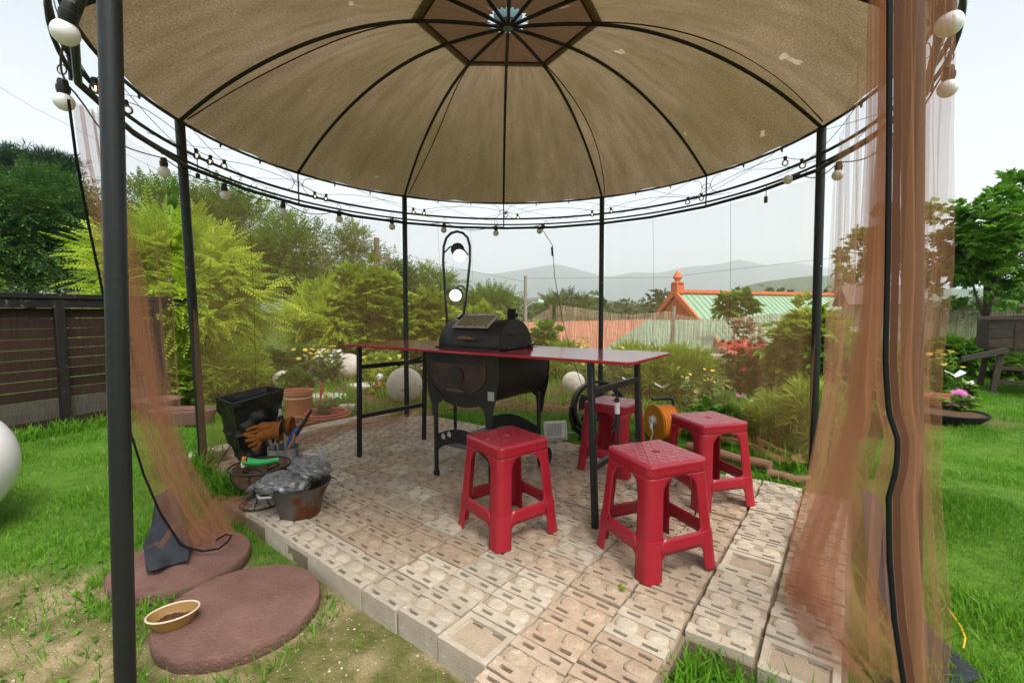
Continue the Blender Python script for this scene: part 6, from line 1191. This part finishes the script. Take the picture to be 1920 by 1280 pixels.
# ------------------------------------------------------------------ utility poles and wires
def pole(label, x, ytop, Yd, r, m, lamp=False):
    t = gy(x, ytop, Yd); g0 = hz(t[0], Yd); o = thing('utility_pole', label, 'utility pole', (t[0], Yd, g0)); h = t[2]-g0; obj('shaft', MB().tube([(0, 0, -.2), (0, 0, h)], [r*1.15, r*.85], 12), MT[m], o, 60)
    if not lamp: obj('cross_arm', MB().bar((-.05, -.12, h-.9), (.75, -.12, h-1.0), .08, .1), MT['pole_wood'], o); obj('insulator', MB().cyl((.7, -.12, h-.95), (.7, -.12, h-.75), .05, 8), MT['white_china'], o)
    else:
        q0 = Vector(gy(988, 575, Yd))-o.location; q1 = Vector(gy(1008, 566, Yd))-o.location; q2 = Vector(gy(1014, 566, Yd))-o.location; obj('lamp_arm', MB().tube([q0, q0.lerp(q1, .5)+Vector((0, 0, .1)), q1], .04, 8), MT['steel'], o); obj('lamp_head', MB().tube([q1, q1.lerp(q2, .4), q2.lerp(q1, -.9)], [.06, .17, .08], 10), MT['tag_green'], o, 180)
    return o
pole('old wooden utility pole rising from the trees left of the gazebo back post', 706, 446, 18, .14, 'pole_wood'); pole('grey concrete pole with a street lamp beyond the reed fence', 985, 517, 24, .11, 'pole_concrete', True); pole('weathered utility pole seen through the curtain left of the sapling', 1573, 463, 17, .12, 'pole_wood')
def wire(label, pts, r=.012):
    tag(obj('overhead_wire', MB().tube([Vector(gy(*p)) for p in pts], r, 5), MT['net_wire'], None, 180), label, 'wire', 'overhead wires')
wire('thin overhead wire crossing the sky at the near left post', [(-60, 128, 12), (60, 200, 13), (190, 266, 14), (400, 370, 16), (706, 470, 18)], .006)
wire('overhead wire running from the old wooden pole to the concrete pole', [(706, 462, 18), (840, 500, 21), (985, 528, 24)], .008)
wire('overhead wire from the concrete pole across the valley to the right pole', [(985, 522, 24), (1250, 520, 22), (1573, 482, 17)], .008)
# ------------------------------------------------------------------ grass, weeds, mulch
gg = np.random.default_rng(77); TB = T_blade()
def blades(n, xr, yr, keep, size, lean=.45):
    x = gg.uniform(*xr, n); y = gg.uniform(*yr, n); k = keep(x, y) > gg.random(n); x, y = x[k], y[k]; z = height(x, y)-.004
    d = gg.normal(0, lean, (len(x), 3)); d[:, 2] = 1; tuft = .7+.5*np.sin(x*5.3+2*np.sin(y*4.1))*np.sin(y*6.1+1.3*np.sin(x*3.7)); s = size*gg.uniform(.55, 1.25, len(x))*np.clip(tuft, .45, 1.3)
    pos = np.stack([x, y, z], -1); F = frames(d, gg); Q = np.einsum('nij,kvj->nkvi', F, TB)*s[:, None, None, None]+pos[:, None, None, :]
    c = np.clip(.45+.25*np.sin(x*2.1+y*1.3)+gg.normal(0, .2, len(x)), 0, 1); return Q.reshape(-1, 4, 3), np.repeat(c, 2)
def lawn(x, y):
    return (1-np.clip(sand_mask(x, y)*1.15, 0, 1))*(1-bed_mask(x, y)*.82)*(~on_pave(x, y, .12))*1.
def infr(x, y): return ((y+2.75) > abs(x)*.60-.3)*1.
parts = []
parts.append(blades(80000, (-4.3, -1.3), (-1.7, 2.4), lambda x, y: lawn(x, y)*infr(x, y), .052))
parts.append(blades(60000, (1.0, 2.8), (-1.95, 1.2), lambda x, y: lawn(x, y)*infr(x, y), .050))
parts.append(blades(112000, (1.0, 5.2), (-1.95, 2.2), lambda x, y: lawn(x, y)*infr(x, y), .052))
parts.append(blades(46000, (5.2, 8.5), (-.5, 4.2), lambda x, y: lawn(x, y)*infr(x, y), .075))
parts.append(blades(26000, (4.4, 9), (2.0, 5.5), lambda x, y: infr(x, y), .08))
parts.append(blades(30000, (-4.3, 2.2), (1.0, 3.0), lambda x, y: lawn(x, y), .075))
Q = np.concatenate([p[0] for p in parts]); Rn = np.concatenate([p[1] for p in parts]); tag(qmesh('lawn_grass', Q, Rn, MT['grass']), 'short bright green lawn grass', 'grass', kind='stuff')
_n = len(Q)//2; _d = np.repeat(gg.random(_n) < .07, 2); tag(qmesh('dry_grass', Q[_d]+np.float32(.002), Rn[_d], MT['grass_dry']), 'straw coloured dead blades in the lawn', 'grass', kind='stuff')
# sparse longer tufts on the sandy patch, round the slabs and along the paving
parts = []
def tufts(cs, n, r, size, lean=.55):
    for (x, y) in cs:
        m = gg.integers(n//2, n); px = x+gg.normal(0, r, m); py = y+gg.normal(0, r, m); k = ~on_pave(px, py, -.02); k &= (np.hypot(px+.963, py+1.19) > .275) & (np.hypot(px+1.395, py+.87) > .265); px, py = px[k], py[k]
        d = gg.normal(0, lean, (len(px), 3)); d[:, 2] = 1; s = size*gg.uniform(.5, 1.3, len(px)); pos = np.stack([px, py, height(px, py)-.004], -1); F = frames(d, gg); parts.append(((np.einsum('nij,kvj->nkvi', F, TB)*s[:, None, None, None]+pos[:, None, None, :]).reshape(-1, 4, 3), np.repeat(np.clip(gg.normal(.5, .25, len(px)), 0, 1), 2)))
cs = [(gg.uniform(-3.2, -.2), gg.uniform(-2.0, -.3)) for _ in range(620)]; cs = [c for c in cs if gg.random() < .25+.75*(c[0] < -1.2)]; tufts(cs, 22, .05, .05)
tufts([(-.963+.29*math.cos(a), -1.19+.29*math.sin(a)) for a in np.linspace(2.6, 6.6, 44)], 18, .03, .06); tufts([(-1.395+.28*math.cos(a), -.87+.28*math.sin(a)) for a in np.linspace(1.8, 5.6, 36)], 22, .03, .07)
tufts([tuple(pav_xy(i, -.35)) for i in np.arange(-10, -3, .5)], 12, .03, .05)
tufts([tuple(pav_xy(gg.uniform(2.1, 4.6), gg.uniform(1.2, 3.0))) for _ in range(50)], 24, .05, .09, .6)
tufts([tuple(pav_xy(4.5+gg.uniform(-.1, .6), j)) for j in np.arange(3, 13, .3)], 16, .05, .08)
tufts([tuple(pav_xy(i, 13.5+gg.uniform(0, .5))) for i in np.arange(-13, 4.5, .22)], 26, .05, .10)
tufts([(bases[-3][0]+gg.normal(0, .10), bases[-3][1]+gg.normal(0, .10)) for _ in range(30)], 24, .05, .19, .4); tufts([(gz(430, 905)[0]+gg.normal(0, .09), gz(430, 905)[1]+gg.normal(0, .06)) for _ in range(26)], 22, .05, .15, .45)
tufts([(bases[-1][0]+gg.normal(0, .12), bases[-1][1]+gg.normal(0, .08)) for _ in range(24)], 22, .05, .16, .5); tufts([(bases[3][0]+gg.normal(0, .14), bases[3][1]+gg.normal(.05, .10)) for _ in range(26)], 22, .05, .15, .5)
tufts([(gg.uniform(-3.0, 3.5), gg.uniform(1.9, 4.2)) for _ in range(420)], 22, .07, .15, .5)
tufts([(lerp(A[0], B[0], t)+.12*gg.random()+.05, lerp(A[1], B[1], t)-.08) for t in gg.uniform(-.3, 1.3, 60)], 20, .05, .13, .5)
Q = np.concatenate([p[0] for p in parts]); Rn = np.concatenate([p[1] for p in parts]); tag(qmesh('weed_grass', Q, Rn, MT['grass']), 'loose longer grass tufts along the paving edges and bare sand', 'grass', kind='stuff')
# clover-like weeds
n = 700; x = gg.uniform(-3.2, -.1, n); y = gg.uniform(-2.1, -.5, n); k = (sand_mask(x, y) > .2) & ~on_pave(x, y, .03) & (np.hypot(x+.963, y+1.19) > .28) & (np.hypot(x+1.395, y+.87) > .27) & (np.sin(x*4)*np.cos(y*5+1) > -.2); x, y = x[k], y[k]; d = gg.normal(0, 1, (len(x), 3)); d[:, 2] = .25
tag(qmesh('clover', scatter(TC, np.stack([x, y, height(x, y)+.008], -1), d, gg.uniform(.015, .036, len(x)), gg), np.repeat(gg.random(len(x)), len(TC)), MT['leaf_fresh']), 'low clover and broad-leaved weeds on the sand', 'weeds', kind='stuff')
n = 26000; x = gg.uniform(-3.4, 5.0, n); y = gg.uniform(1.9, 5.8, n); k = bed_mask(x, y) > gg.random(n); x, y = x[k], y[k]; d = gg.normal(0, 1, (len(x), 3)); d[:, 2] *= .25
tag(qmesh('bark_mulch', scatter(T_single(.35), np.stack([x, y, height(x, y)+.006], -1), d, gg.uniform(.025, .06, len(x)), gg), gg.random(len(x)), MT['mulch']), 'reddish bark mulch covering the flower bed', 'mulch', kind='stuff')
n = 5000; x = gg.uniform(-2.9, .4, n); y = gg.uniform(-2.2, -.4, n); k = (sand_mask(x, y) > .4) & ~on_pave(x, y, 0); x, y = x[k], y[k]; d = gg.normal(0, 1, (len(x), 3)); d[:, 2] *= .3
leafmat('pebble', (.28, .22, .15), (.62, .56, .46), trans=0, rough=.9); tag(qmesh('gravel', scatter(T_single(.8), np.stack([x, y, height(x, y)+.001], -1), d, gg.uniform(.004, .011, len(x)), gg), gg.random(len(x)), MT['pebble']), 'loose pale grit scattered on the sand', 'gravel', kind='stuff')
